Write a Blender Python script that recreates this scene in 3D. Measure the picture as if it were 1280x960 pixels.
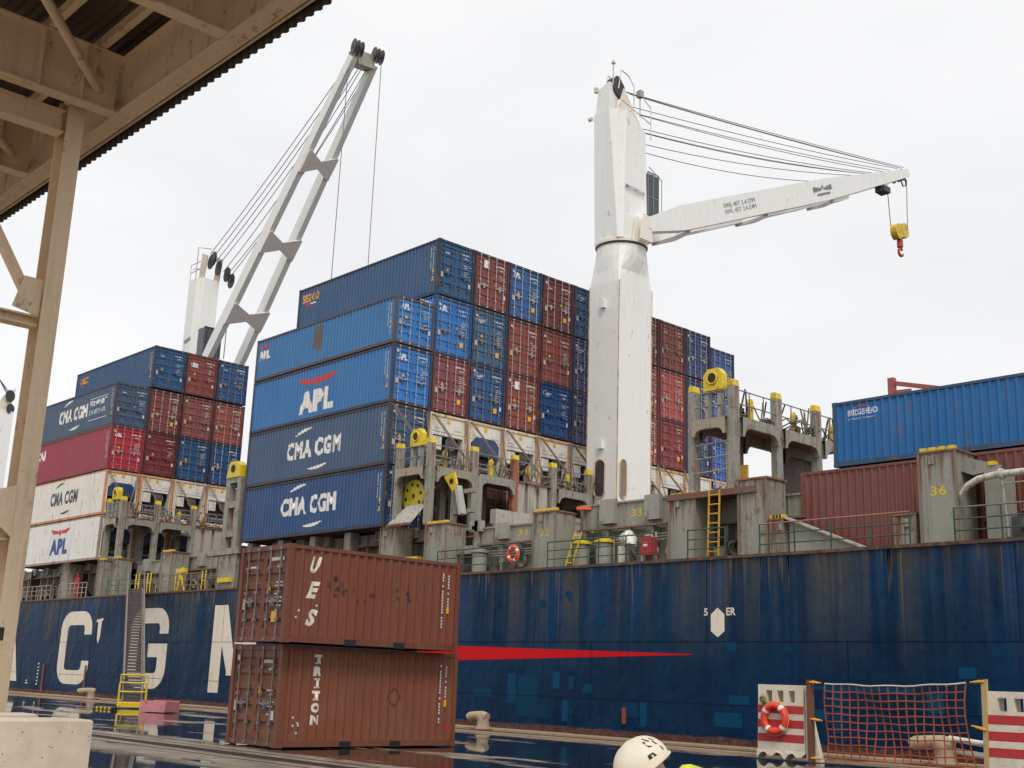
import bpy, bmesh, math, random
from mathutils import Vector, Matrix
R = math.radians
rnd = random.Random(7)
scene = bpy.context.scene
for o in list(bpy.data.objects): bpy.data.objects.remove(o)

# ------------------------------------------------------------------ camera
yaw, pitch, roll = R(42.68), math.atan(373.4/1486), math.atan(.0355)
H_ = Vector((-math.cos(yaw), math.sin(yaw), 0)); R0 = Vector((H_.y, -H_.x, 0))
F_ = H_*math.cos(pitch) + Vector((0, 0, math.sin(pitch))); U_ = R0.cross(F_)
RX = R0*math.cos(roll) + U_*math.sin(roll); UY = U_*math.cos(roll) - R0*math.sin(roll)
cam = bpy.data.objects.new('camera', bpy.data.cameras.new('camera')); scene.collection.objects.link(cam)
m3 = Matrix((RX, UY, -F_)).transposed().to_4x4(); m3.translation = Vector((0, 0, 1.75))
cam.matrix_world = m3
cam.data.sensor_width = 36; cam.data.lens = 36*1486/1280; cam.data.clip_start = .05; cam.data.clip_end = 6000
scene.camera = cam
scene.render.resolution_x, scene.render.resolution_y = 1024, 768
# ------------------------------------------------------------------ sky, sun, exposure
w = bpy.data.worlds.new('World'); scene.world = w; w.use_nodes = True
nt = w.node_tree; nt.nodes.clear()
SUN_EL, SUN_AZ = R(52), R(122)      # azimuth measured clockwise from +Y
out = nt.nodes.new('ShaderNodeOutputWorld'); bg = nt.nodes.new('ShaderNodeBackground')
sky = nt.nodes.new('ShaderNodeTexSky'); sky.sky_type = 'NISHITA'; sky.sun_disc = False
sky.sun_elevation = SUN_EL; sky.sun_rotation = SUN_AZ
tc = nt.nodes.new('ShaderNodeTexCoord'); mp = nt.nodes.new('ShaderNodeMapping'); mp.inputs['Scale'].default_value = (1, 1, 2.5)
ns = nt.nodes.new('ShaderNodeTexNoise'); ns.inputs['Scale'].default_value = 2.2; ns.inputs['Detail'].default_value = 5
rp = nt.nodes.new('ShaderNodeValToRGB')
rp.color_ramp.elements[0].position = .3; rp.color_ramp.elements[0].color = (.82, .828, .845, 1)
rp.color_ramp.elements[1].position = .7; rp.color_ramp.elements[1].color = (.955, .955, .955, 1)
mul = nt.nodes.new('ShaderNodeVectorMath'); mul.operation = 'SCALE'; mul.inputs['Scale'].default_value = 10.7
mx = nt.nodes.new('ShaderNodeMixRGB'); mx.inputs[0].default_value = .96
L = nt.links.new
L(tc.outputs['Generated'], mp.inputs[0]); L(mp.outputs[0], ns.inputs['Vector']); L(ns.outputs['Fac'], rp.inputs[0])
L(rp.outputs[0], mul.inputs[0]); L(sky.outputs[0], mx.inputs[1]); L(mul.outputs[0], mx.inputs[2])
L(mx.outputs[0], bg.inputs[0]); bg.inputs[1].default_value = .1; L(bg.outputs[0], out.inputs[0])
sun = bpy.data.objects.new('sun', bpy.data.lights.new('sun', 'SUN')); scene.collection.objects.link(sun)
sun.data.energy = 1.75; sun.data.angle = R(20); sun.data.color = (1, .97, .92)
sd = Vector((math.sin(SUN_AZ)*math.cos(SUN_EL), math.cos(SUN_AZ)*math.cos(SUN_EL), math.sin(SUN_EL)))
sun.rotation_euler = sd.to_track_quat('Z', 'Y').to_euler()
scene.view_settings.view_transform = 'Standard'; scene.view_settings.look = 'None'
scene.view_settings.exposure = 0; scene.view_settings.gamma = 1

# ------------------------------------------------------------------ helpers
def C(r, g, b, k=1.3):
    f = lambda v: ((v/255+.055)/1.055)**2.4 if v > 10 else v/255/12.92
    l = [f(v)*k for v in (r, g, b)]; q = min(1, .84/max(l)); return (l[0]*q, l[1]*q, l[2]*q, 1)
class MB:
    def __init__(s): s.v = []; s.f = []; s.m = []; s.sm = []
    def face(s, pts, mi=0, smooth=False):
        n = len(s.v); s.v += [tuple(p) for p in pts]; s.f.append(tuple(range(n, n+len(pts)))); s.m.append(mi); s.sm.append(smooth)
    def raw(s, vs, fs, mi=0, smooth=False):
        n = len(s.v); s.v += [tuple(p) for p in vs]
        for f in fs: s.f.append(tuple(n+i for i in f)); s.m.append(mi); s.sm.append(smooth)
        return s
    def box(s, x0, x1, y0, y1, z0, z1, mi=0):
        vs = [(x, y, z) for z in (z0, z1) for y in (y0, y1) for x in (x0, x1)]
        return s.raw(vs, [(0, 2, 3, 1), (4, 5, 7, 6), (0, 1, 5, 4), (2, 6, 7, 3), (0, 4, 6, 2), (1, 3, 7, 5)], mi)
    def beam(s, a, b, w, h, up=(0, 0, 1), mi=0, w2=None, h2=None):
        a, b = Vector(a), Vector(b); d = (b-a).normalized(); u = Vector(up)
        if abs(d.dot(u)) > .98: u = Vector((1, 0, 0))
        sd_ = d.cross(u).normalized(); u = sd_.cross(d)
        w2 = w2 or w; h2 = h2 or h
        vs = []
        for p, ww, hh in ((a, w, h), (b, w2, h2)):
            for i, j in ((-1, -1), (1, -1), (1, 1), (-1, 1)): vs.append(p+sd_*i*ww/2+u*j*hh/2)
        return s.raw(vs, [(3, 2, 1, 0), (4, 5, 6, 7), (0, 1, 5, 4), (1, 2, 6, 5), (2, 3, 7, 6), (3, 0, 4, 7)], mi)
    def tube(s, pts, r, n=6, mi=0, r2=None, caps=True):
        pts = [Vector(p) for p in pts]; rings = []
        for i, p in enumerate(pts):
            d = (pts[min(i+1, len(pts)-1)]-pts[max(i-1, 0)]).normalized()
            u = Vector((0, 0, 1)) if abs(d.z) < .9 else Vector((1, 0, 0))
            a = d.cross(u).normalized(); b = a.cross(d)
            rr = r if r2 is None else r+(r2-r)*i/(len(pts)-1)
            rings.append([p+a*math.cos(2*math.pi*k/n)*rr+b*math.sin(2*math.pi*k/n)*rr for k in range(n)])
        vs = [q for g in rings for q in g]; fs = []
        for i in range(len(pts)-1):
            for k in range(n): fs.append((i*n+k, i*n+(k+1) % n, (i+1)*n+(k+1) % n, (i+1)*n+k))
        s.raw(vs, fs, mi, n > 5)
        if caps:
            s.face(rings[0][::-1], mi); s.face(rings[-1], mi)
        return s
    def loft(s, rings, mi=0, smooth=False, caps=True):
        n = len(rings[0]); vs = [q for g in rings for q in g]; fs = []
        for i in range(len(rings)-1):
            for k in range(n): fs.append((i*n+k, i*n+(k+1) % n, (i+1)*n+(k+1) % n, (i+1)*n+k))
        s.raw(vs, fs, mi, smooth)
        if caps: s.face(rings[0][::-1], mi); s.face(rings[-1], mi)
        return s
    def prism(s, poly, off, mi=0):
        o = Vector(off); a = [Vector(p) for p in poly]; return s.loft([a, [p+o for p in a]], mi)
    def ring(s, c, ax, R_, r, n=28, k=8, mi=0, a0=0, a1=2*math.pi):
        c = Vector(c); ax = Vector(ax).normalized(); u = Vector((0, 0, 1)) if abs(ax.z) < .9 else Vector((1, 0, 0))
        a = ax.cross(u).normalized(); b = a.cross(ax); full = abs(a1-a0-2*math.pi) < 1e-6
        pts = [];N = n if full else n+1
        for i in range(N):
            t = a0+(a1-a0)*i/n; d = a*math.cos(t)+b*math.sin(t)
            for j in range(k):
                q = 2*math.pi*j/k; pts.append(c+d*(R_+r*math.cos(q))+ax*r*math.sin(q))
        fs = []
        for i in range(n):
            i2 = (i+1) % N
            for j in range(k): fs.append((i*k+j, i2*k+j, i2*k+(j+1) % k, i*k+(j+1) % k))
        return s.raw(pts, fs, mi, True)
    def disc(s, c, ax, r, t, n=24, mi=0):
        c = Vector(c); ax = Vector(ax).normalized(); u = Vector((0, 0, 1)) if abs(ax.z) < .9 else Vector((1, 0, 0))
        a = ax.cross(u).normalized(); b = a.cross(ax)
        g = [[c+ax*h+(a*math.cos(2*math.pi*k/n)+b*math.sin(2*math.pi*k/n))*r for k in range(n)] for h in (-t/2, t/2)]
        return s.loft(g, mi)
    def mesh(s, name, mats):
        me = bpy.data.meshes.new(name); me.from_pydata([tuple(v) for v in s.v], [], s.f)
        for m in mats: me.materials.append(m)
        me.polygons.foreach_set('material_index', s.m); me.polygons.foreach_set('use_smooth', s.sm)
        bm = bmesh.new(); bm.from_mesh(me); bmesh.ops.recalc_face_normals(bm, faces=bm.faces); bm.to_mesh(bm_me := me); bm.free()
        me.update(); return me
def link(o): scene.collection.objects.link(o); return o
def tag(o, label=None, cat=None, group=None, kind=None):
    if label: o['label'] = label
    if cat: o['category'] = cat
    if group: o['group'] = group
    if kind: o['kind'] = kind
    return o
def thing(name, loc, label, cat, group=None, rz=0):
    o = link(bpy.data.objects.new(name, None)); o.empty_display_size = .3
    o.location = loc; o.rotation_euler = (0, 0, rz); return tag(o, label, cat, group)
def part(name, mb, parent, color=(.5, .5, .5, 1), mat=None, world=False):
    me = mb if isinstance(mb, bpy.types.Mesh) else mb.mesh(name, mat if isinstance(mat, (list, tuple)) else [mat or PAINT])
    o = link(bpy.data.objects.new(name, me)); o.color = color; o.parent = parent
    if name in ('markings', 'scraped_paint', 'depth_marks', 'weld_seam', 'rust_stain', 'serif', 'slogan_frame', 'diamond_outline', 'corner_weld', 'block_marking'): o['kind'] = 'stuff'
    if world and parent is not None:
        r = parent
        while r.parent: r = r.parent
        if parent is r: o.matrix_parent_inverse = (Matrix.Translation(r.location) @ Matrix.Rotation(r.rotation_euler.z, 4, 'Z')).inverted()
    return o
def solo(name, mb, label, cat, color=(.5, .5, .5, 1), mat=None, group=None, kind=None):
    o = part(name, mb, None, color, mat); return tag(o, label, cat, group, kind)

# ------------------------------------------------------------------ materials
class NT:
    def __init__(s, name):
        s.m = bpy.data.materials.new(name); s.m.use_nodes = True; s.t = s.m.node_tree
        s.b = s.t.nodes['Principled BSDF']
    def n(s, typ, **kw):
        x = s.t.nodes.new(typ)
        for k, v in kw.items():
            if hasattr(x, k): setattr(x, k, v)
            else: x.inputs[k.replace('_', ' ')].default_value = v
        return x
    def l(s, a, b): s.t.links.new(a, b)
    def pos(s, scale=(1, 1, 1), loc=(0, 0, 0)):
        g = s.n('ShaderNodeNewGeometry'); m = s.n('ShaderNodeMapping'); m.inputs['Scale'].default_value = scale; m.inputs['Location'].default_value = loc
        s.l(g.outputs['Position'], m.inputs[0]); return m.outputs[0]
    def noise(s, vec, scale, detail=4, rough=.55, lo=None, hi=None):
        x = s.n('ShaderNodeTexNoise'); x.inputs['Scale'].default_value = scale; x.inputs['Detail'].default_value = detail; x.inputs['Roughness'].default_value = rough
        s.l(vec, x.inputs['Vector'])
        if lo is None: return x.outputs['Fac']
        return s.rng(x.outputs['Fac'], lo, hi)
    def rng(s, v, lo, hi, a=0., b=1.):
        r = s.n('ShaderNodeMapRange'); s.l(v, r.inputs[0])
        for i, k in zip((1, 2, 3, 4), (lo, hi, a, b)): r.inputs[i].default_value = k
        return r.outputs[0]
    def math(s, op, a, b):
        x = s.n('ShaderNodeMath', operation=op)
        for i, k in enumerate((a, b)):
            if isinstance(k, (int, float)): x.inputs[i].default_value = k
            else: s.l(k, x.inputs[i])
        return x.outputs[0]
    def mix(s, f, a, b, bt='MIX'):
        x = s.n('ShaderNodeMixRGB', blend_type=bt)
        for i, k in enumerate((f, a, b)):
            if isinstance(k, (int, float)): x.inputs[i].default_value = k
            elif isinstance(k, tuple): x.inputs[i].default_value = k
            else: s.l(k, x.inputs[i])
        return x.outputs[0]
    def bump(s, h, strength=.2, dist=.02):
        x = s.n('ShaderNodeBump'); x.inputs['Strength'].default_value = strength; x.inputs['Distance'].default_value = dist
        s.l(h, x.inputs['Height']); s.l(x.outputs[0], s.b.inputs['Normal'])
RUST = (.13, .045, .018, 1); RUSTL = (.3, .12, .04, 1)
def paint(name, rust=.3, dirt=.4, rough=.45, fade=.35, metallic=0, rustcol=RUST, dirtcol=(.05, .045, .04, 1), sc=1.0):
    k = NT(name); oi = k.n('ShaderNodeObjectInfo'); col = oi.outputs['Color']
    p = k.pos()
    f1 = k.noise(p, .7*sc, 3, .5, .35, .75); col = k.mix(k.math('MULTIPLY', f1, fade), col, k.mix(.35, col, (.4, .4, .4, 1)))
    st = k.noise(k.pos((5*sc, 5*sc, .35*sc)), 1.3, 4, .6, .5, .72)
    f2 = k.noise(p, .45*sc, 2, .5, .35, .65)
    col = k.mix(k.math('MULTIPLY', k.math('MULTIPLY', st, f2), dirt), col, dirtcol)
    fine = k.noise(p, 9*sc, 3, .6, .4, .8); col = k.mix(k.math('MULTIPLY', fine, dirt*.35), col, dirtcol)
    rs = k.noise(k.pos((1,1,.55)), 3.2*sc, 6, .72, .60-.13*rust, .66-.10*rust)
    rs2 = k.noise(k.pos((6*sc, 6*sc, .5*sc), (3, 1, 7)), 1.1, 5, .6, .64-.1*rust, .76-.1*rust)
    rm = k.math('MINIMUM', k.math('ADD', rs, k.math('MULTIPLY', rs2, .7)), 1)
    rc = k.mix(k.noise(p, 14, 2), rustcol, RUSTL)
    rm = k.math('MULTIPLY', rm, min(1, .5+max(rust, 0)*.5)) if rust != 0 else 0.
    col = k.mix(rm, col, rc) if rust != 0 else col
    k.l(col, k.b.inputs['Base Color']); k.b.inputs['Metallic'].default_value = metallic
    if rust != 0: k.l(k.math('ADD', rough, k.math('MULTIPLY', rm, .35)), k.b.inputs['Roughness'])
    else: k.b.inputs['Roughness'].default_value = rough
    k.bump(k.noise(p, 2.5, 4), .12, .03)
    return k.m
PAINT = paint('painted_steel', .12, .4)
PAINT_C = paint('container_paint', .04, .4, .4, .14)
PAINT_R = paint('rusty_paint', .75, .6, .5)
PAINT_FR = paint('container_frame_paint', .38, .8, .55, .1, rustcol=(.07, .032, .018, 1), dirtcol=(.02, .017, .015, 1))  # frame dirt is raised to paint in deep shadow, besides real rust
PAINT_OLD = paint('old_dock_container_paint', .35, .5, .5, .16, rustcol=(.07, .03, .018, 1), sc=1.2)
PAINT_DOOR = paint('worn_door_paint', .16, .5, .45, .12, sc=1.3)
REEFER = paint('reefer_white_paint', .05, .5, .5, .1, dirtcol=(.2, .16, .12, 1))
CRANEW = paint('crane_white_paint', -.12, .22, .4, .06, rustcol=(.35, .18, .07, 1), dirtcol=(.42, .38, .32, 1), sc=.8)
GREY = paint('ship_grey_paint', .1, .55, .5, .2, dirtcol=(.1, .09, .075, 1))
GREYR = paint('ship_grey_rusty', .42, .8, .5, .2, dirtcol=(.075, .06, .042, 1), sc=1.25)
YEL = paint('yellow_paint', .2, .35, .45, .1)
SHED = paint('shed_paint', .1, .35, .6, .2, dirtcol=(.12, .085, .055, 1))
METAL = paint('galvanised_steel', .3, .4, .4, .2, .3)
DARKM = paint('dark_steel', .3, .3, .5, .1)
FLAT = paint('flat_print', 0, .25, .55, .1)
FLATW = paint('worn_print', .12, .45, .55, .1)
def simple(name, col, rough=.5, metallic=0, trans=0):
    k = NT(name); k.b.inputs['Base Color'].default_value = col; k.b.inputs['Roughness'].default_value = rough; k.b.inputs['Metallic'].default_value = metallic
    if trans: k.b.inputs['Transmission Weight'].default_value = trans
    return k.m
WHITEP = simple('print_white', (.62, .62, .6, 1)); YELP = simple('print_yellow', (.75, .42, .02, 1)); TANP = simple('print_tan', (.5, .42, .33, 1))
GLASS = simple('cab_glass', (.05, .07, .08, 1), .08); BLACK = simple('black_rubber', (.012, .012, .013, 1), .6)
PATCH = paint('touch_up_paint', 0, .5, .5, .0, dirtcol=(.002, .02, .06, 1))
PATCH.node_tree.nodes['Principled BSDF'].inputs['Specular IOR Level'].default_value = .12
STRIPE = paint('stripe_paint', 0, .25, .5, 0, dirtcol=(.12, .01, .012, 1)); STRIPE.node_tree.nodes['Principled BSDF'].inputs['Specular IOR Level'].default_value = .15
ORANGE = paint('orange_net_cord', 0, .3, .7, .1)
def hull_mat():
    k = NT('hull_paint'); g = k.n('ShaderNodeNewGeometry'); sp = k.n('ShaderNodeSeparateXYZ'); k.l(g.outputs['Position'], sp.inputs[0])
    z = sp.outputs[2]; x = sp.outputs[0]
    p = k.pos()
    base = k.mix(k.noise(p, .35, 4, .5, .3, .7), (.0002, .016, .050, 1), (.0003, .030, .086, 1))
    # grimy streaks that run down from the gunwale
    st = k.noise(k.pos((1.3, 1, .04)), 1., 5, .62, .44, .60)
    st2 = k.noise(k.pos((5, 1, .12), (9, 0, 0)), 1., 4, .6, .45, .7)
    top = k.rng(z, 2.2, 6.0)
    wide = k.noise(k.pos((.22, 1, .0), (3.3, 0, 0)), 1., 2, .5, .38, .58)
    right = k.rng(x, -32, -25, .25, 1.)
    f = k.math('MULTIPLY', k.math('MULTIPLY', top, k.math('ADD', k.math('MULTIPLY', st, .6), k.math('MULTIPLY', st2, .4))), k.math('MAXIMUM', wide, k.math('MULTIPLY', right, .8)))
    col = k.mix(k.math('MULTIPLY', f, 1.05), base, (.095, .09, .07, 1))
    # heavy rust just under the edge
    e = k.math('MULTIPLY', k.rng(z, 5.2, 6.1), k.noise(k.pos((3, 1, .5)), 1., 5, .65, .42, .62))
    col = k.mix(k.math('MULTIPLY', e, .85), col, (.035, .022, .016, 1))
    ys = k.noise(k.pos((3.2, 1, .06), (5, 0, 2)), 1., 3, .6, .62, .7)
    col = k.mix(k.math('MULTIPLY', k.math('MULTIPLY', ys, k.rng(z, 2.5, 5)), .45), col, (.13, .11, .06, 1))
    # faded teal scuffs
    sc = k.noise(k.pos((1.1, 1, .9), (2, 0, 0)), 1., 6, .7, .6, .68)
    col = k.mix(k.math('MULTIPLY', sc, k.rng(z, 3.4, 1., 0, .3)), col, (.004, .06, .12, 1))
    scr = k.noise(k.pos((.5, 1, 6), (4, 0, 1)), 1., 8, .75, .68, .71)
    col = k.mix(k.math('MULTIPLY', scr, .3), col, (.10, .15, .2, 1))
    rub = k.noise(k.pos((2.2, 1, .12), (0, 0, 4)), 1., 4, .6, .52, .62)
    col = k.mix(k.math('MULTIPLY', rub, .35), col, (.0004, .008, .035, 1))
    bl = k.noise(k.pos((.8, 1, .12), (6, 0, 1)), 1., 3, .5, .55, .62)
    col = k.mix(k.math('MULTIPLY', k.math('MULTIPLY', bl, k.rng(z, 2.5, 5.5)), .5), col, (.001, .05, .17, 1))
    bt = k.rng(k.math('ADD', z, k.math('MULTIPLY', k.noise(p, 3, 3), .15)), .30, .36, 1, 0)
    boot = k.mix(k.noise(p, 4, 5, .7, .35, .65), (.17, .08, .06, 1), (.07, .03, .025, 1))
    col = k.mix(bt, col, boot)
    k.l(col, k.b.inputs['Base Color']); k.b.inputs['Roughness'].default_value = .5; k.b.inputs['Specular IOR Level'].default_value = .14
    # plate dishing and weld seams
    k.bump(k.math('ADD', k.noise(k.pos((.7, 1, .5)), 1., 3), k.math('MULTIPLY', k.noise(p, 6, 3), .05)), .5, .35)
    return k.m
HULL = hull_mat()
def ground_mat():
    k = NT('wet_quay_concrete'); g = k.n('ShaderNodeNewGeometry'); sp = k.n('ShaderNodeSeparateXYZ'); k.l(g.outputs['Position'], sp.inputs[0])
    p = k.pos(); y = sp.outputs[1]; x = sp.outputs[0]
    wob = k.math('ADD', k.math('MULTIPLY', k.math('SUBTRACT', k.noise(k.pos((.35, 1, 1)), 1., 4), .5), 1.6), k.math('MULTIPLY', k.math('SUBTRACT', k.noise(p, 5., 6, .7), .5), .5))
    yy = k.math('ADD', y, wob)
    def band(a, b, e=.25): return k.math('MULTIPLY', k.rng(yy, a-e, a+e), k.rng(yy, b-e, b+e, 1, 0))
    dry = k.math('MAXIMUM', band(12.1, 15.9), band(28.6, 99))
    dry = k.math('MAXIMUM', dry, band(-60, 9.8))  # pale floor under the shed, added to bounce light onto its steel
    patch = k.noise(k.pos((.16, .5, 1), (7, 3, 0)), 1., 5, .6, .57, .62)
    dry = k.math('MAXIMUM', dry, k.math('MULTIPLY', patch, .8))
    hole = k.noise(k.pos((.3, .9, 1), (1, 8, 0)), 1., 4, .55, .60, .64)
    dry = k.math('MULTIPLY', dry, k.math('SUBTRACT', 1, hole))
    conc = k.mix(k.noise(p, 1.2, 6, .65, .3, .7), (.20, .155, .115, 1), (.46, .36, .27, 1))
    conc = k.mix(k.noise(k.pos((.25, 3, 1)), 1., 5, .65, .5, .68), conc, (.10, .08, .065, 1))
    col = k.mix(dry, (.012, .012, .014, 1), conc)
    k.l(col, k.b.inputs['Base Color'])
    k.l(k.math('ADD', k.rng(dry, 0, .6, .02, .5), k.math('MULTIPLY', k.noise(p, 2.5, 6, .7, .5, .75), .10)), k.b.inputs['Roughness'])
    k.b.inputs['Specular IOR Level'].default_value = .5
    h = k.math('MULTIPLY', k.math('ADD', k.noise(p, 14, 5), k.noise(p, 2, 3)), k.rng(dry, 0, 1, .012, 1))
    k.bump(h, .35, .02)
    return k.m
GROUND = ground_mat()
def conc_mat():
    k = NT('cast_concrete'); p = k.pos(); oi = k.n('ShaderNodeObjectInfo')
    vor = k.n('ShaderNodeTexVoronoi'); vor.inputs['Scale'].default_value = 11; k.l(p, vor.inputs['Vector'])
    pit = k.rng(vor.outputs['Distance'], .10, .16, 1, 0)
    pit = k.math('MULTIPLY', pit, k.noise(p, 3, 2, .5, .42, .5))
    col = k.mix(k.noise(p, 2.2, 6, .7, .3, .75), oi.outputs['Color'], k.mix(.45, oi.outputs['Color'], (.3, .25, .2, 1)))
    col = k.mix(k.math('MULTIPLY', pit, .85), col, (.12, .095, .07, 1))
    k.l(col, k.b.inputs['Base Color']); k.b.inputs['Roughness'].default_value = .85
    k.bump(k.math('SUBTRACT', k.noise(p, 12, 4), k.math('MULTIPLY', pit, 1.5)), .3, .015); return k.m
CONC = conc_mat()
WATER = simple('harbour_water', (.01, .02, .025, 1), .08)
SKYM = None

# ------------------------------------------------------------------ text and marks
def text_mesh(s, h, xs=1., bold=.0, wave=None, depth=0):
    cu = bpy.data.curves.new('lettering', 'FONT'); cu.body = s; cu.size = 1; cu.offset = bold; cu.resolution_u = 3
    cu.align_x = 'LEFT'; cu.space_character = 1.0+bold*2
    o = link(bpy.data.objects.new('lettering', cu)); dg = bpy.context.evaluated_depsgraph_get()
    me = bpy.data.meshes.new_from_object(o.evaluated_get(dg)); bpy.data.objects.remove(o); bpy.data.curves.remove(cu)
    xs_ = [v.co.x for v in me.vertices]; ys_ = [v.co.y for v in me.vertices]
    x0, x1, y0, y1 = min(xs_), max(xs_), min(ys_), max(ys_)
    k = h/(y1-y0)
    for v in me.vertices: v.co = ((v.co.x-x0)*k*xs, (v.co.y-y0)*k, 0)
    return me, (x1-x0)*k*xs
def place_mesh(me, org, right, up=(0, 0, 1), mat=None, wave=None, off=.004):
    """lays a flat mesh (x right, y up) on a wall; wave(x_local) gives depth of the corrugation there"""
    right = Vector(right); up = Vector(up); nrm = right.cross(up); org = Vector(org)
    if wave:
        ax, brk, fn = wave       # axis index of the container, list of breakpoints, function
        bm = bmesh.new(); bm.from_mesh(me)
        for v in bm.verts: v.co = org+right*v.co.x+up*v.co.y
        lo = min(v.co[ax] for v in bm.verts); hi = max(v.co[ax] for v in bm.verts)
        for b in brk:
            if lo < b < hi:
                no = Vector((0, 0, 0)); no[ax] = 1; co = Vector((0, 0, 0)); co[ax] = b
                bmesh.ops.bisect_plane(bm, geom=bm.verts[:]+bm.edges[:]+bm.faces[:], plane_co=co, plane_no=no)
        for v in bm.verts: v.co = v.co - nrm*fn(v.co[ax]) + nrm*off
        bm.to_mesh(me); bm.free()
    else:
        for v in me.vertices: v.co = org+right*v.co.x+up*v.co.y+nrm*off
    me.materials.clear(); me.materials.append(mat or FLATW); me.update(); return me
def word(parent, s, h, org, right, color, up=(0, 0, 1), xs=1., bold=0., wave=None, mat=None, width=None, name='lettering', off=.004):
    me, wd = text_mesh(s, h, xs, bold)
    if width:
        for v in me.vertices: v.co.x *= width/wd
    place_mesh(me, org, right, up, mat, wave, off)
    return part(name, me, parent, color)
def poly_mark(parent, polys, org, right, color, wave=None, mat=None, name='logo', up=(0, 0, 1), off=.004):
    mb = MB()
    for p in polys: mb.face([(a, b, 0) for a, b in p])
    me = bpy.data.meshes.new(name); me.from_pydata(mb.v, [], mb.f)
    place_mesh(me, org, right, up, mat, wave, off); return part(name, me, parent, color)
def swoosh(cx, cy, rx, ry, a0, a1, w, n=12):
    ps = []
    for i in range(n):
        q = []
        for j, s in ((i, 1), (i+1, 1), (i+1, -1), (i, -1)):
            t = j/n; a = R(a0+(a1-a0)*t); ww = w*math.sin(math.pi*min(1, max(0, .08+.84*t)))
            q.append((cx+(rx+s*ww/2)*math.cos(a), cy+(ry+s*ww/2)*math.sin(a)))
        ps.append(q)
    return ps

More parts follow.
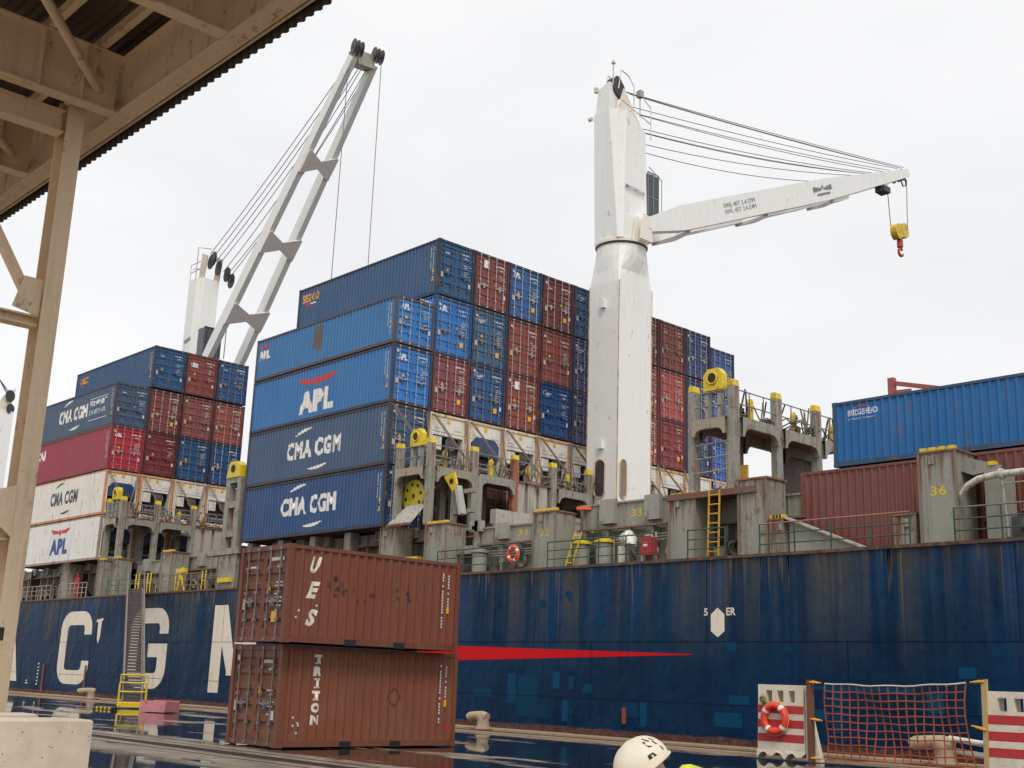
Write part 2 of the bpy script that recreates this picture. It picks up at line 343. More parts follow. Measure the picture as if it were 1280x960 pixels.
# ------------------------------------------------------------------ containers
PW = .278
def wav(t):
    t = t % PW; a, b, c = .072, .105, .212
    if t < a: return 0.
    if t < b: return .045*(t-a)/(b-a)
    if t < c: return .045
    return .045*(1-(t-c)/(PW-c))
CW = 2.40
cache = {}
def corr(x0, x1, z0, z1, y, sgn):
    """corrugated sheet along x; outer ridges at y"""
    mb = MB(); xs = [x0]; n = int((x1-x0)/PW)+1
    for i in range(-1, n+1):
        for q in (0, .072, .105, .212):
            x = x0+i*PW+q
            if x0+1e-4 < x < x1-1e-4: xs.append(x)
    xs = sorted(set(xs))+[x1]
    vs = []; fs = []
    for x in xs:
        d = wav(x-x0)*sgn; vs += [(x, y+d, z0), (x, y+d, z1)]
    for i in range(len(xs)-1): fs.append((2*i, 2*i+2, 2*i+3, 2*i+1))
    return mb.raw(vs, fs)
def cmeshes(Lc, H, W=CW):
    key = (round(Lc, 2), round(H, 2), round(W, 2))
    if key in cache: return cache[key]
    d = {}; h = H-.035
    f = MB()
    for x0, x1 in ((-.16, 0), (-Lc, -Lc+.14)):
        for y0, y1 in ((0, .13), (W-.13, W)): f.box(x0, x1, y0, y1, .12, h-.12)
        for y0, y1 in ((-.006, .165), (W-.165, W+.006)):
            f.box(x0-(.006 if x1 < -1 else .03), x1+(.006 if x1 > -1 else .03), y0, y1, 0, .118)
            f.box(x0-(.006 if x1 < -1 else .03), x1+(.006 if x1 > -1 else .03), y0, y1, h-.118, h+.012)
    for y0, y1 in ((.012, .072), (W-.072, W-.012)):
        f.box(-Lc+.17, -.19, y0, y1, h-.09, h); f.box(-Lc+.17, -.19, y0, y1, .02, .17)
    f.box(-.12, -.004, .165, W-.165, h-.13, h); f.box(-.12, -.004, .165, W-.165, .015, .15)
    f.box(-Lc+.01, -Lc+.12, .165, W-.165, h-.1, h); f.box(-Lc+.01, -Lc+.12, .165, W-.165, .015, .15)
    d['frame'] = f.mesh('frame', [PAINT_FR])
    d['near'] = corr(-Lc+.14, -.16, .17, h-.09, .025, 1).mesh('side_panel', [PAINT_C])
    d['far'] = corr(-Lc+.14, -.16, .17, h-.09, W-.025, -1).mesh('side_panel', [PAINT_C])
    d['flat'] = MB().box(-Lc+.14, -.16, .02, .06, .17, h-.09).mesh('side_panel', [REEFER])
    r = MB()
    n = int((Lc-.3)/.42)
    r.box(-Lc+.12, -.12, .07, W-.07, h-.05, h-.025)
    for i in range(n):
        x = -Lc+.2+i*.42; r.box(x, x+.2, .12, W-.12, h-.0249, h-.004)
    d['roof'] = r.mesh('roof', [PAINT_C]); d['floor'] = MB().box(-Lc+.12, -.12, .075, W-.075, .05, .1).mesh('floor', [PAINT_FR])
    e = MB(); k = 18; vs = []; fs = []
    for i in range(k+1):
        y = .13+(W-.26)*i/k; x = -Lc+(.03 if i % 2 else .075); vs += [(x, y, .15), (x, y, h-.1)]
    for i in range(k): fs.append((2*i, 2*i+1, 2*i+3, 2*i+2))
    e.raw(vs, fs); d['end'] = e.mesh('end_wall', [PAINT_C])
    # doors: five shallow horizontal recesses
    for nm, y0, y1 in (('dl', .135, W/2-.006), ('dr', W/2+.006, W-.135)):
        m = MB(); z0, z1 = .155, h-.135; yi0, yi1 = y0+.07, y1-.07; X = -.045; D = .035
        m.box(X-.05, X, y0, yi0, z0, z1); m.box(X-.05, X, yi1, y1, z0, z1)
        ZZ = [z0, z0+.12]; g = (z1-z0-.24)/5
        prof = [(z0, X), (z0+.1, X)]
        for i in range(5):
            a = z0+.12+i*g; prof += [(a+.06, X), (a+.11, X-D), (a+g-.11, X-D), (a+g-.06, X)]
        prof += [(z1-.1, X), (z1, X)]
        for (za, xa), (zb, xb) in zip(prof, prof[1:]): m.face([(xa, yi0, za), (xa, yi1, za), (xb, yi1, zb), (xb, yi0, zb)])
        d[nm] = m.mesh('door', [PAINT_DOOR])
    for i, y in enumerate((.38, W/2-.28, W/2+.28, W-.38)):
        b = MB(); b.tube([(-.015, y, .06), (-.015, y, h-.05)], .021, 6)
        for z in (.08, .55, H*.5, h-.55, h-.08): b.box(-.044, .016, y-.055, y+.055, z-.035, z+.035)
        d['bar%d' % i] = b.mesh('locking_bar', [METAL])
    for i, (ya, yb) in enumerate(((.38, W/2-.28), (W/2+.28, W-.38))):
        b = MB()
        for yy, s in ((ya, 1), (yb, -1)):
            b.beam((.02, yy, H*.42), (.03, yy+s*.30, H*.40), .02, .05)
            b.box(-.04, .012, yy+s*.26-.05, yy+s*.26+.05, H*.36, H*.45)
        d['h%d' % i] = b.mesh('handle', [METAL])
    cache[key] = d; return d
def mark_mesh(seed, W=CW, H=2.9):
    r = random.Random(seed); m = MB()
    def q(y, z, w, h, mi, x=-.038): m.box(x-.01, x, y, y+w, z, z+h, mi)
    xr = W/2+.1
    # illegible rows of number plates and data printed on the right-hand leaf
    z = H-.46; x = xr+.16
    for i, hh in enumerate((.085, .06)):
        yy = x+(.3 if i else 0)
        while yy < W-.3-(.1 if i else 0):
            ww = r.uniform(.035, .08); q(yy, z, ww, hh, 0); yy += ww+.025
            if r.random() < .2: yy += .06
        z -= .17
    z -= .12
    for i in range(9):
        if r.random() < .7:
            yy = x+.22+r.uniform(0, .12); e = yy+r.uniform(.12, .5)
            while yy < min(e, W-.3): ww = r.uniform(.04, .12); q(yy, z, ww, .032, 0); yy += ww+.03
        z -= .085+r.uniform(0, .03)
    # triangle warning and plates
    ty, tz = (r.choice([.55, xr+.05]), H*.48+r.uniform(-.1, .1))
    m.raw([(-.028, ty, tz), (-.028, ty+.2, tz), (-.028, ty+.1, tz+.19)], [(0, 1, 2)], 1)
    q(.2+r.uniform(0, .05), H*.33, .16, .27, 2, -.03)
    if r.random() < .7: q(W-.38, H*.26, .15, .22, 0, -.03)
    if r.random() < .4: q(xr+.35, H*.2, .22, .26, 1, -.03)
    if r.random() < .6: q(.22, H-.4, .12, .13, 0, -.03)
    if r.random() < .5: q(.45, H-.62, .3, .05, 0)
    me = m.mesh('markings', [WHITEP, YELP, TANP]); return me
MARKS = [mark_mesh(s) for s in range(24)]
MARKS_L = [mark_mesh(20+s, 2.3, 2.46) for s in range(2)]
def side_marks(parent, Lc, H, y, sg=-1):
    """narrow vertical rows of small marks near the door end of a side wall"""
    m = MB(); r = random.Random(int(Lc*10+H*7)); 
    for x, mi, n in ((-.42, 0, 15), (-.62, 0, 11)):
        z = H-.35
        for i in range(n):
            m.box(x-.05, x, y-.004 if sg < 0 else y, y if sg < 0 else y+.004, z-.07, z, 0); z -= .1+(.08 if r.random() < .2 else 0)
    m.box(-.5, -.38, y-.0045, y-.001, H*.42, H*.42+.16, 1) if sg < 0 else m.box(-.5, -.38, y+.001, y+.0045, H*.42, H*.42+.16, 1)
    m.raw([(-.55, y-.005*(-sg), .75), (-.38, y-.005*(-sg), .75), (-.38, y-.005*(-sg), .98)], [(0, 1, 2)], 1)
    return part('markings', m, parent, (1, 1, 1, 1), [WHITEP, YELP])
def shade(c, k): return (c[0]*k, c[1]*k, c[2]*k, 1)
ncont = 0
def container(loc, Lc, H, color, label, door=None, frame=None, reefer=False, rz=0, W=CW, detail=True, side=None, group=None, cat='shipping container', marks=True, dark=None):
    global ncont; ncont += 1
    r = random.Random(ncont*13+5)
    d = cmeshes(Lc, H, W); h = H-.035
    t = thing('refrigerated_container' if reefer else 'shipping_container', loc, label, cat, group, rz)
    fr = frame or shade(color, .55)
    part('frame', d['frame'], t, fr)
    part('side_panel', d['flat'] if reefer else d['near'], t, side or color)
    if detail: part('side_panel', d['far'], t, side or color)
    part('roof', d['roof'], t, color); part('floor', d['floor'], t, (.03, .02, .015, 1)); part('end_wall', d['end'], t, color)
    if not reefer:
        dc = door or color
        dl = part('door', d['dl'], t, dc); dr = part('door', d['dr'], t, shade(dc, r.uniform(.88, 1.1)))
        bc = C(112, 108, 106) if W < 2.35 else r.choice([C(150, 150, 150), C(120, 110, 105), shade(dc, 1.5), C(165, 160, 155)])
        for i in range(4): part('locking_bar', d['bar%d' % i], (dl, dl, dr, dr)[i], bc)
        for i in range(2): part('handle', d['h%d' % i], (dl, dr)[i], bc)
        if marks: part('markings', r.choice(MARKS_L if W < 2.35 else MARKS), t, (1, 1, 1, 1))
    else:
        unit(t, H, W, dark, r)
    return t
def unit(t, H, W, dark, r):
    """refrigeration machinery in the end of a reefer"""
    wc = C(205, 200, 190)
    key = ('unit', round(H, 2))
    if key not in cache:
        h = H-.035; d = {}
        d['top'] = MB().box(-.1, -.05, .14, W-.14, h*.70, h-.14).mesh('upper_panel', [REEFER])
        m = MB()
        for i in range(5): m.box(-.0499, -.035, .2+i*.42, .22+i*.42, h*.72, h-.16)
        m.box(-.0499, -.03, .3, .75, h*.76, h*.86); m.box(-.0499, -.03, W-.8, W-.35, h*.76, h*.86)
        d['topd'] = m.mesh('access_panel', [REEFER])
        d['back'] = MB().box(-.5, -.45, .14, W-.14, .16, h*.70).mesh('recess_back', [DARKM])
        m = MB()
        for a, b, c_, e in ((.14, W-.14, h*.64, h*.69), (.14, .24, .16, h*.64), (W-.24, W-.14, .16, h*.64), (.24, W-.24, .16, .28)): m.box(-.4, -.04, a, b, c_, e)
        d['surr'] = m.mesh('unit_surround', [REEFER])
        m = MB(); m.ring((-.12, W*.6, h*.52), (1, 0, 0), .3, .035, 20, 6)
        for i in range(6):
            a = i*math.pi/6; m.beam((-.1, W*.6-.3*math.cos(a), h*.52-.3*math.sin(a)), (-.1, W*.6+.3*math.cos(a), h*.52+.3*math.sin(a)), .02, .012)
        m.disc((-.14, W*.6, h*.52), (1, 0, 0), .3, .03); d['fan'] = m.mesh('fan', [DARKM])
        m = MB(); m.box(-.42, -.09, .3, .85, h*.4, h*.62); m.box(-.0899, -.075, .42, .62, h*.46, h*.57, 1); d['ctl'] = m.mesh('control_box', [REEFER, DARKM])
        m = MB(); m.tube([(-.2, .5, h*.2), (-.2, W-.5, h*.2)], .12, 10); m.tube([(-.15, .4, .2), (-.15, .4, h*.3), (-.15, 1.0, h*.3), (-.15, 1., .2)], .03)
        m.box(-.4, -.12, W-.85, W-.4, .3, h*.28); m.tube([(-.12, W-.9, .3), (-.12, W-.9, h*.33), (-.12, W-.5, h*.33)], .025); d['comp'] = m.mesh('compressor', [METAL])
        m = MB()
        m.box(-.03, -.025, .5, .72, h*.86, h*.93, 0); m.box(-.03, -.025, 1.1, 1.3, h*.86, h*.93, 0); d['stk'] = m.mesh('sticker', [YELP])
        # dark blue chamfered cover seen on some units
        m = MB(); y0, y1, z0, z1 = .3, W-.3, h*.42, h*.74; c = .28
        m.prism([(-.1, y0, z0), (-.1, y1, z0), (-.1, y1, z1-c), (-.1, y1-c, z1), (-.1, y0+c, z1), (-.1, y0, z1-c)], (.08, 0, 0)); d['cover'] = m.mesh('unit_cover', [PAINT_C]); m = MB(); m.box(-.0199, -.01, y0+.25, y0+.75, z0+.15, z0+.5); m.box(-.0199, -.005, W-1.0, W-.55, z0+.1, z0+.3); m.box(-.0199, -.008, y0+.9, y0+1.05, z0+.2, z1-.2); d['cg'] = m.mesh('cover_grille', [DARKM])
        cache[key] = d
    d = cache[key]
    part('upper_panel', d['top'], t, wc); part('access_panel', d['topd'], t, wc); part('recess_back', d['back'], t, (.02, .02, .02, 1))
    part('unit_surround', d['surr'], t, wc); part('compressor', d['comp'], t, C(120, 120, 120)); part('sticker', d['stk'], t)
    if dark: uc = part('unit_cover', d['cover'], t, C(26, 56, 96)); part('cover_grille', d['cg'], uc, C(60, 66, 76)); part('fan', d['fan'], t, C(40, 45, 55))
    else: part('fan', d['fan'], t, C(90, 90, 90)); part('control_box', d['ctl'], t, wc)

NAVY = C(28, 68, 104); NAVYD = C(42, 62, 86); BLUE = C(48, 98, 168); TEAL = C(40, 84, 118); MAR = C(112, 54, 48); MARD = C(98, 42, 46)
RED = C(150, 38, 52); REDB = C(168, 70, 62); REDBR = C(122, 58, 48); WHT = C(208, 202, 190, 1.5); BRB = C(0, 84, 140, 1.4); DBR = C(120, 62, 52)
LV = [8.55, 11.5, 14.5, 17.45, 20.5, 23.5]
XA, XB = -44.2, -74.7; LA = 12.75
def wave_near(x0, Lc): # world-aligned wave for text on near side of a container with front at x0
    s = -Lc+.14
    brk = []
    n = int(Lc/PW)+2
    for i in range(n):
        for q in (0, .072, .105, .212): brk.append(s+i*PW+q)
    return (0, brk, lambda x: wav(x-s))
def cma_logo(t, x, z, w=4.9, color=C(225, 222, 215, 1.2), Lc=LA, wave=True, h=.95, y=.025):
    wv = wave_near(0, Lc) if wave else None
    word(t, 'CMA CGM', h, (x, y, z), (1, 0, 0), color, width=w, bold=.05, wave=wv)
    cx, cy = w*.5, h*.5
    poly_mark(t, swoosh(cx, cy, w*.5, h*1.13, 96, 134, .17), (x, y, z), (1, 0, 0), color, wv, name='swoosh')
    poly_mark(t, swoosh(cx, cy, w*.5, h*1.13, -98, -58, .17), (x, y, z), (1, 0, 0), color, wv, name='swoosh')
def apl_logo(t, x, z, w, h, color, Lc=LA, wave=True, y=.025):
    wv = wave_near(0, Lc) if wave else None
    word(t, 'APL', h, (x, y, z), (1, 0, 0), color, width=w, bold=.07, wave=wv)
    rc = C(190, 50, 45, 1.2); z2 = h*1.22; q = h*.42
    W = [[(-.05*w, z2+q*.95), (.44*w, z2+q*.62), (.44*w, z2+q*.2), (.12*w, z2+q*.2), (.08*w, z2+q*.45), (.02*w, z2+q*.5)],
         [(1.05*w, z2+q*.95), (.56*w, z2+q*.62), (.56*w, z2+q*.2), (.88*w, z2+q*.2), (.92*w, z2+q*.45), (.98*w, z2+q*.5)],
         [(.46*w, z2+q*.8), (.54*w, z2+q*.8), (.56*w, z2+q*.15), (.5*w, z2-q*.25), (.44*w, z2+q*.15)]]
    poly_mark(t, W, (x, y, z), (1, 0, 0), rc, wv, name='winged_logo')

# ---- central stack, port column
YP = 33.0
def cloc(x, y, z): return (x, y, z)
G_A = 'containers of the central stack'; G_B = 'containers of the left stack'
t = container((XA, YP, LV[0]), LA, 2.95, C(14, 60, 108), 'navy container with white line name, bottom of the tall central stack', frame=C(30, 34, 50), group=G_A)
cma_logo(t, -8.95, 1.08); side_marks(t, LA, 2.9, .02)
t = container((XA, YP, LV[1]), LA, 3.0, C(48, 74, 104), 'faded slate blue container with white line name, second from bottom of the central pile', frame=C(44, 44, 50), group=G_A)
cma_logo(t, -8.85, 1.05); side_marks(t, LA, 2.9, .02)
t = container((XA, YP, LV[2]), LA, 2.93, C(30, 98, 152), 'bright blue container with large white three letter name under a red wing', door=C(20, 104, 174), frame=C(36, 44, 66), group=G_A)
apl_logo(t, -8.05, .42, 3.1, 1.2, C(230, 226, 218, 1.2)); side_marks(t, LA, 2.9, .02)
word(t, 'APL', .3, (-.038, .3, 2.15), (0, 1, 0), C(230, 230, 230), width=.55, bold=.05)
t = container((XA, YP, LV[3]), LA, 2.42, C(34, 100, 150), 'blue container with rust streaked flank, top of the nearest column of the central pile', door=C(24, 108, 174), frame=C(70, 62, 62), group=G_A)
apl_logo(t, -12.5, 1.2, 1.1, .5, C(230, 226, 218, 1.2)); side_marks(t, LA, 2.4, .02)
word(t, 'APL', .3, (-.038, .3, 1.75), (0, 1, 0), C(230, 230, 230), width=.55, bold=.05)
# rust stain patch on its flank
pc = []
rr = random.Random(3)
for i in range(5): 
    x = -7.15+i*.16; pc.append([(x, .5+rr.random()*.9), (x+.15, .5+rr.random()*.9), (x+.15, 2.1), (x, 2.12)])
poly_mark(t, pc, (0, .025, 0), (1, 0, 0), C(80, 74, 66), wave_near(0, LA), name='rust_stain', mat=PAINT_R)
# ---- central stack, further columns (doors towards the camera)
YC = [35.44+2.46*k for k in range(10)]
def lbl(colname, row, pile, k):
    rows = {4: 'top row', 3: 'second row down', 2: 'third row down'}
    return f'{colname} container, {k} and {rows[row]} of the {pile} stack'
ordn = ['second column', 'third column', 'fourth column', 'fifth column', 'sixth column', 'seventh column', 'eighth column', 'ninth column', 'tenth column', 'eleventh column']
A_cols = {4: [(NAVY, 'navy'), (MAR, 'brownish red'), (C(36, 84, 136), 'rust stained blue'), (MARD, 'dark maroon'), (NAVY, 'dark navy'), (MAR, 'plain maroon'), (C(116, 52, 50), 'maroon'), (REDBR, 'red brown'), (C(34, 62, 110), 'dark blue'), (C(52, 84, 150), 'mid blue')],
          3: [(C(20, 104, 172), 'bright blue'), (TEAL, 'teal blue'), (REDBR, 'red brown'), (C(124, 60, 54), 'brown red'), (C(34, 58, 100), 'deep navy'), (NAVY, 'plain navy'), (C(140, 66, 54), 'orange brown'), (REDB, 'faded bright red'), (C(36, 62, 108), 'dark blue'), (C(50, 86, 155), 'mid blue')],
          2: [(C(116, 52, 56), 'maroon'), (C(16, 70, 118), 'blue'), (REDBR, 'red brown'), (C(10, 58, 106), 'royal navy'), (C(30, 56, 100), 'deep navy'), (MAR, 'plain maroon'), (C(150, 66, 58), 'light red'), (C(122, 54, 52), 'maroon'), (C(36, 64, 112), 'dark blue'), (C(44, 88, 160), 'mid blue')]}
for row, lst in A_cols.items():
    for k, (c, nm) in enumerate(lst):
        z = LV[row]; H = 2.98 if row != 3 else 3.03
        if k >= 6: z -= .25
        if k == 9: z -= .65
        door = c; mat = None
        t = container((XA, YC[k], z), LA, H, c, lbl(nm, row, 'central', ordn[k]), frame=shade(c, .33), group=G_A, detail=(k in (0, 9)))
        if row == 4 and k == 0:
            word(t, 'seaco', .5, (-12.35, .025, 2.05), (1, 0, 0), C(225, 150, 30), width=1.6, bold=.015, wave=wave_near(0, LA))
            poly_mark(t, [[(0, 0), (.55, 0), (.55, .1), (0, .1)]], (-12.1, .025, 1.86), (1, 0, 0), C(190, 40, 40), wave_near(0, LA), name='underline')
            poly_mark(t, [[(0, 0), (.55, 0), (.55, .08), (0, .08)]], (-11.5, .025, 1.87), (1, 0, 0), C(220, 220, 220), wave_near(0, LA), name='underline')
            side_marks(t, LA, 2.9, .02)
        if (row, k) in ((3, 0), (4, 2)): word(t, 'APL', .3, (-.034, .26, 2.25), (0, 1, 0), C(230, 230, 230), width=.5, bold=.05)
        if (row, k) in ((4, 1),): poly_mark(t, [[(0, 0), (.36, 0), (.36, .42), (0, .42)]], (-.03, .62, 2.2), (0, 1, 0), C(220, 215, 210), name='white_placard')
        if (row, k) in ((2, 2),): poly_mark(t, [[(0, 0), (.36, 0), (.36, .42), (0, .42)]], (-.03, .62, 2.15), (0, 1, 0), C(220, 215, 210), name='white_placard')
        if (row, k) in ((3, 1), (2, 1), (2, 3), (3, 4), (4, 4)): # thin swoosh of the shipping line, on the left leaf
            word(t, 'CMA CGM', .12, (-.036, .24, 2.3), (0, 1, 0), C(225, 225, 225), width=.62, bold=.02); poly_mark(t, swoosh(.3, -.1, .3, .3, 95, 130, .04, 5)+swoosh(.3, .2, .3, .3, -98, -62, .04, 5), (-.03, .22, 2.3), (0, 1, 0), C(225, 225, 225), name='swoosh')
reef_lab = ['white reefer with square dark vents', 'white reefer with a dark blue unit cover', 'white reefer with one round fan', 'white reefer with two yellow stickers', 'grey white reefer beside the crane column', 'white reefer hidden behind the crane', 'white reefer with blue unit right of the crane', 'white reefer with rusty lashing points', 'cream reefer near the right lashing bridge', 'outermost white reefer of the row']
for k in range(10):
    container((XA, YC[k], LV[1]-(.25 if k >= 6 else 0)), LA, 2.97, C(212, 206, 195, 1.35), reef_lab[k]+' in the central stack', reefer=True, dark=(k == 1), frame=(C(200, 176, 146), C(190, 158, 122), C(204, 186, 160), C(196, 150, 110))[k % 4] if k != 4 else C(140, 130, 118), group='refrigerated containers of the central stack', detail=False, cat='reefer container')
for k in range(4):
    container((XA-.05, YC[k], LV[0]), LA, 2.92, C(70, 40, 38), ['dark brown container in the shade behind the yellow cable reel', 'dark brown container in the shadow behind the second bridge bay', 'dark brown container hidden behind the grey screen', 'dark brown container in the shadow left of the crane column'][k], group='containers under the central reefers', detail=False, marks=False)  # brown darkened to put the shade under the bridge into the colour

# ---- left stack
t = container((XB, YP, LV[0]), LA, 2.93, C(206, 204, 198, 1.4), 'white container with blue three letter name, bottom of the left stack', reefer=True, dark=True, frame=C(150, 130, 112), group=G_B)
apl_logo(t, -7.75, .62, 2.9, 1.1, C(28, 66, 130), wave=False, y=.02)
t = container((XB, YP, LV[1]), LA, 2.97, C(210, 204, 192, 1.4), 'white container with dark line name between red and white containers, left stack', reefer=True, dark=True, frame=C(190, 128, 88), group=G_B)
cma_logo(t, -8.7, 1.12, 4.5, C(50, 66, 88), wave=False, y=.02)
t = container((XB, YP, LV[2]), LA, 3.0, C(136, 42, 58), 'crimson container above the white ones at the near side of the left stack', door=C(160, 32, 48), frame=C(110, 34, 44), group=G_B)
word(t, 'CAI', .7, (-12.3, .025, 1.7), (1, 0, 0), C(225, 222, 215), width=1.5, bold=.04, wave=wave_near(0, LA)); side_marks(t, LA, 2.9, .02)
word(t, 'OEL', .24, (-.034, .28, 2.2), (0, 1, 0), C(230, 228, 225), width=.5, bold=.05)
t = container((XB, YP, LV[3]), LA, 2.95, C(56, 76, 100), 'slate container with white line name and boxed slogan, top of nearest left column', frame=C(48, 50, 58), group=G_B)
cma_logo(t, -9.1, 1.12, 4.7); side_marks(t, LA, 2.9, .02)
wv = wave_near(0, LA)
poly_mark(t, [[(0, 0), (2.9, 0), (2.9, .04), (0, .04)], [(0, 1.5), (2.9, 1.5), (2.9, 1.54), (0, 1.54)], [(0, .04), (.05, .04), (.05, 1.5), (0, 1.5)], [(2.85, .04), (2.9, .04), (2.9, 1.5), (2.85, 1.5)]], (-4.1, .025, .75), (1, 0, 0), C(215, 215, 212), wv, name='slogan_frame')
word(t, 'PERMANENT', .38, (-4.0, .025, 1.75), (1, 0, 0), C(220, 220, 216), width=2.6, wave=wv, bold=.03); word(t, 'DON\'T SHIFT', .34, (-3.95, .025, 1.15), (1, 0, 0), C(190, 195, 200), width=2.4, wave=wv)
B_cols = {4: [(NAVY, 'navy'), (C(118, 54, 50), 'maroon lettered'), (C(24, 66, 114), 'blue')],
          3: [(C(110, 50, 46), 'brown red'), (C(122, 62, 54), 'rusty red brown'), (C(136, 64, 56), 'light red brown')],
          2: [(C(104, 40, 46), 'dark maroon'), (C(14, 66, 110), 'royal blue'), (C(12, 64, 110), 'deep blue')]}
for row, lst in B_cols.items():
    for k, (c, nm) in enumerate(lst):
        t = container((XB, YC[k], LV[row]), LA, 2.98, c, lbl(nm, row, 'left', ordn[k]), frame=shade(c, .33), group=G_B, detail=(k == 0))
        if row == 4 and k == 0:
            word(t, 'seaco', .5, (-12.2, .025, 2.0), (1, 0, 0), C(225, 150, 30), width=1.55, bold=.015, wave=wave_near(0, LA)); side_marks(t, LA, 2.9, .02)
            poly_mark(t, [[(0, 0), (.5, 0), (.5, .1), (0, .1)]], (-11.95, .025, 1.82), (1, 0, 0), C(190, 60, 50), wave_near(0, LA), name='underline')
        if row == 4 and k == 1: word(t, 'tex', .38, (-.034, .3, 2.0), (0, 1, 0), C(225, 225, 222), width=.6, bold=.05)
for k in range(3):
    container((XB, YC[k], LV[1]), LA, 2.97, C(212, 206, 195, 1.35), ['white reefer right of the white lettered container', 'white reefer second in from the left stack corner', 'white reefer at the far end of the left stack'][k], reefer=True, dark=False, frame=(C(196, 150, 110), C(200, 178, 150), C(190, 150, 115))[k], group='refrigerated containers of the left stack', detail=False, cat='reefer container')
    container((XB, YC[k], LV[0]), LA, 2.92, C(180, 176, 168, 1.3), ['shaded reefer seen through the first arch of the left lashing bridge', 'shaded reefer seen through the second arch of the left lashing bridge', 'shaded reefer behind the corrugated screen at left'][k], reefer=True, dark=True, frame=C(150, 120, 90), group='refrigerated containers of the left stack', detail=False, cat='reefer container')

# ---- right hand containers
t = container((-21.34+LA, 34.4, 9.07), LA, 2.23, BRB, 'vivid blue container with small white name, on top of a brown one at right', frame=C(40, 70, 100), group='containers beside the right lashing bridge')
word(t, 'BRIDGEHEAD', .2, (-12.2, .025, 1.68), (1, 0, 0), C(225, 225, 225), width=1.1, bold=.015, wave=wave_near(0, LA))
word(t, 'container logistics', .07, (-12.2, .025, 1.53), (1, 0, 0), C(225, 225, 225), width=1.0, wave=wave_near(0, LA))
poly_mark(t, swoosh(.5, 0, .35, .2, 20, 160, .04, 8), (-12.2, .025, 1.80), (1, 0, 0), C(190, 50, 50), wave_near(0, LA), name='swoosh')
container((-22.66+LA, 34.42, 6.15), LA, 2.91, C(116, 62, 54, 1.1), 'dull brown container under the blue one behind the numbered post', frame=C(110, 60, 52), group='containers beside the right lashing bridge')
t = thing('flat_rack', (-19.6, 36, 10.9), 'rust red flat rack end frame poking up behind the blue container', 'flat rack')
m = MB(); m.box(-.5, -.28, -.1, .1, 0, 1.35); part('end_post', m, t, C(150, 70, 60)); m = MB(); m.beam((-.27, 0, 1.15), (2.2, .4, .55), .12, .14); m.beam((-.27, 0, .85), (.25, .1, .85), .1, .1); part('brace', m, t, C(140, 68, 58))
container((-126, 45.5, 11.5), LA, 2.95, C(36, 74, 120), 'distant blue container beside the far left white crane', group='distant containers', detail=False)
container((-126, 43, 11.5), LA, 2.95, C(40, 74, 110), 'distant blue container, nearer one beside the far left crane', group='distant containers')

# ---- dock containers: door end towards -Y, long side towards +X
def side_far(Lc, W): return wave_near(0, Lc)
def dock(cx, cy, z, s, th, label, color):
    Lc, W, H = 6.06*s, 2.44*s, 2.59*s
    u = Vector((-math.cos(th), math.sin(th), 0)); loc = Vector((cx, cy, z))+u*W
    t = container(tuple(loc), Lc, H+.03, color, label, rz=-math.pi/2-th, W=W, frame=shade(color, .8), door=shade(color, .85), group='two stacked containers on the quay', cat='shipping container')
    for o in t.children:
        if o.name.startswith(('side_panel', 'frame', 'roof', 'door', 'end_wall')):
            o.data = o.data.copy(); o.data.materials[0] = PAINT_OLD
    # fork pockets and the rail between
    for x in (-Lc*.36, -Lc*.64):
        m = MB(); m.box(x-.18, x+.18, W-.0119, W-.006, .0, .15); part('fork_pocket', m, t, (.01, .01, .01, 1), BLACK)
    return t, Lc, W, H
def wf(Lc): 
    a, brk, fn = wave_near(0, Lc); return (a, brk, fn)
t, Lc, W, H = dock(-25.77, 16.40, .02, .95, -.0118, 'red brown container with white vertical name, standing in a puddle on the quay', C(124, 70, 46, 1.15))
wv = wf(Lc); cw = C(222, 214, 200)
for i, ch in enumerate('TRITON'):
    word(t, ch, .235, (-1.0-(.085 if ch == 'I' else 0), W-.025, 2.02-i*.295), (-1, 0, 0), cw, width=.24 if ch != 'I' else .07, bold=.075, wave=wv, off=.004)
    if ch in 'TI': # slab serifs
        poly_mark(t, [[(0, 0), (.16, 0), (.16, .04), (0, .04)]]+([[(0, .2), (.16, .2), (.16, .24), (0, .24)]] if ch == 'I' else []), (-1.04, W-.025, 2.02-i*.295), (-1, 0, 0), cw, wv, name='serif')
dm = [[(0, .25), (.25, .5), (.25, .46), (.04, .25)], [(.25, .5), (.5, .25), (.46, .25), (.25, .46)], [(0, .25), (.04, .25), (.25, .04), (.25, 0)], [(.5, .25), (.25, 0), (.25, .04), (.46, .25)]]
poly_mark(t, dm, (-3.35, W-.025, 1.0), (-1, 0, 0), C(60, 30, 25), wv, name='diamond_outline')
poly_mark(t, [[(0, 0), (.18, 0), (.18, .14), (0, .14)]], (-5.35, W-.025, .45), (-1, 0, 0), C(150, 40, 35), wv, name='red_patch')
def vmarks(t, Lc, W, H, seed):
    m = MB(); r = random.Random(seed); y = W-.02
    for x, n, z in ((-Lc+.62, 16, H-.32), (-Lc+.42, 9, H-.35)):
        for i in range(n):
            m.box(x-.045, x, y, y+.004, z-.055, z, 0); z -= .08+(.07 if r.random() < .2 else 0)
    m.box(-Lc+.36, -Lc+.44, y, y+.005, H*.42, H*.42+.18, 1)
    for i in range(5): xx = -r.uniform(.3, .9); zz = r.uniform(.3, 1.2); m.box(xx-.05, xx, y, y+.004, zz, zz+.05, 0)
    part('markings', m, t, (1, 1, 1, 1), [WHITEP, YELP])
vmarks(t, Lc, W, H, 1)
t, Lc, W, H = dock(-25.30, 16.07, 2.517, .924, -.005, 'older red brown container with slanted vertical letters, stacked on top on the quay', C(116, 60, 40, 1.15))
wv = wf(Lc)
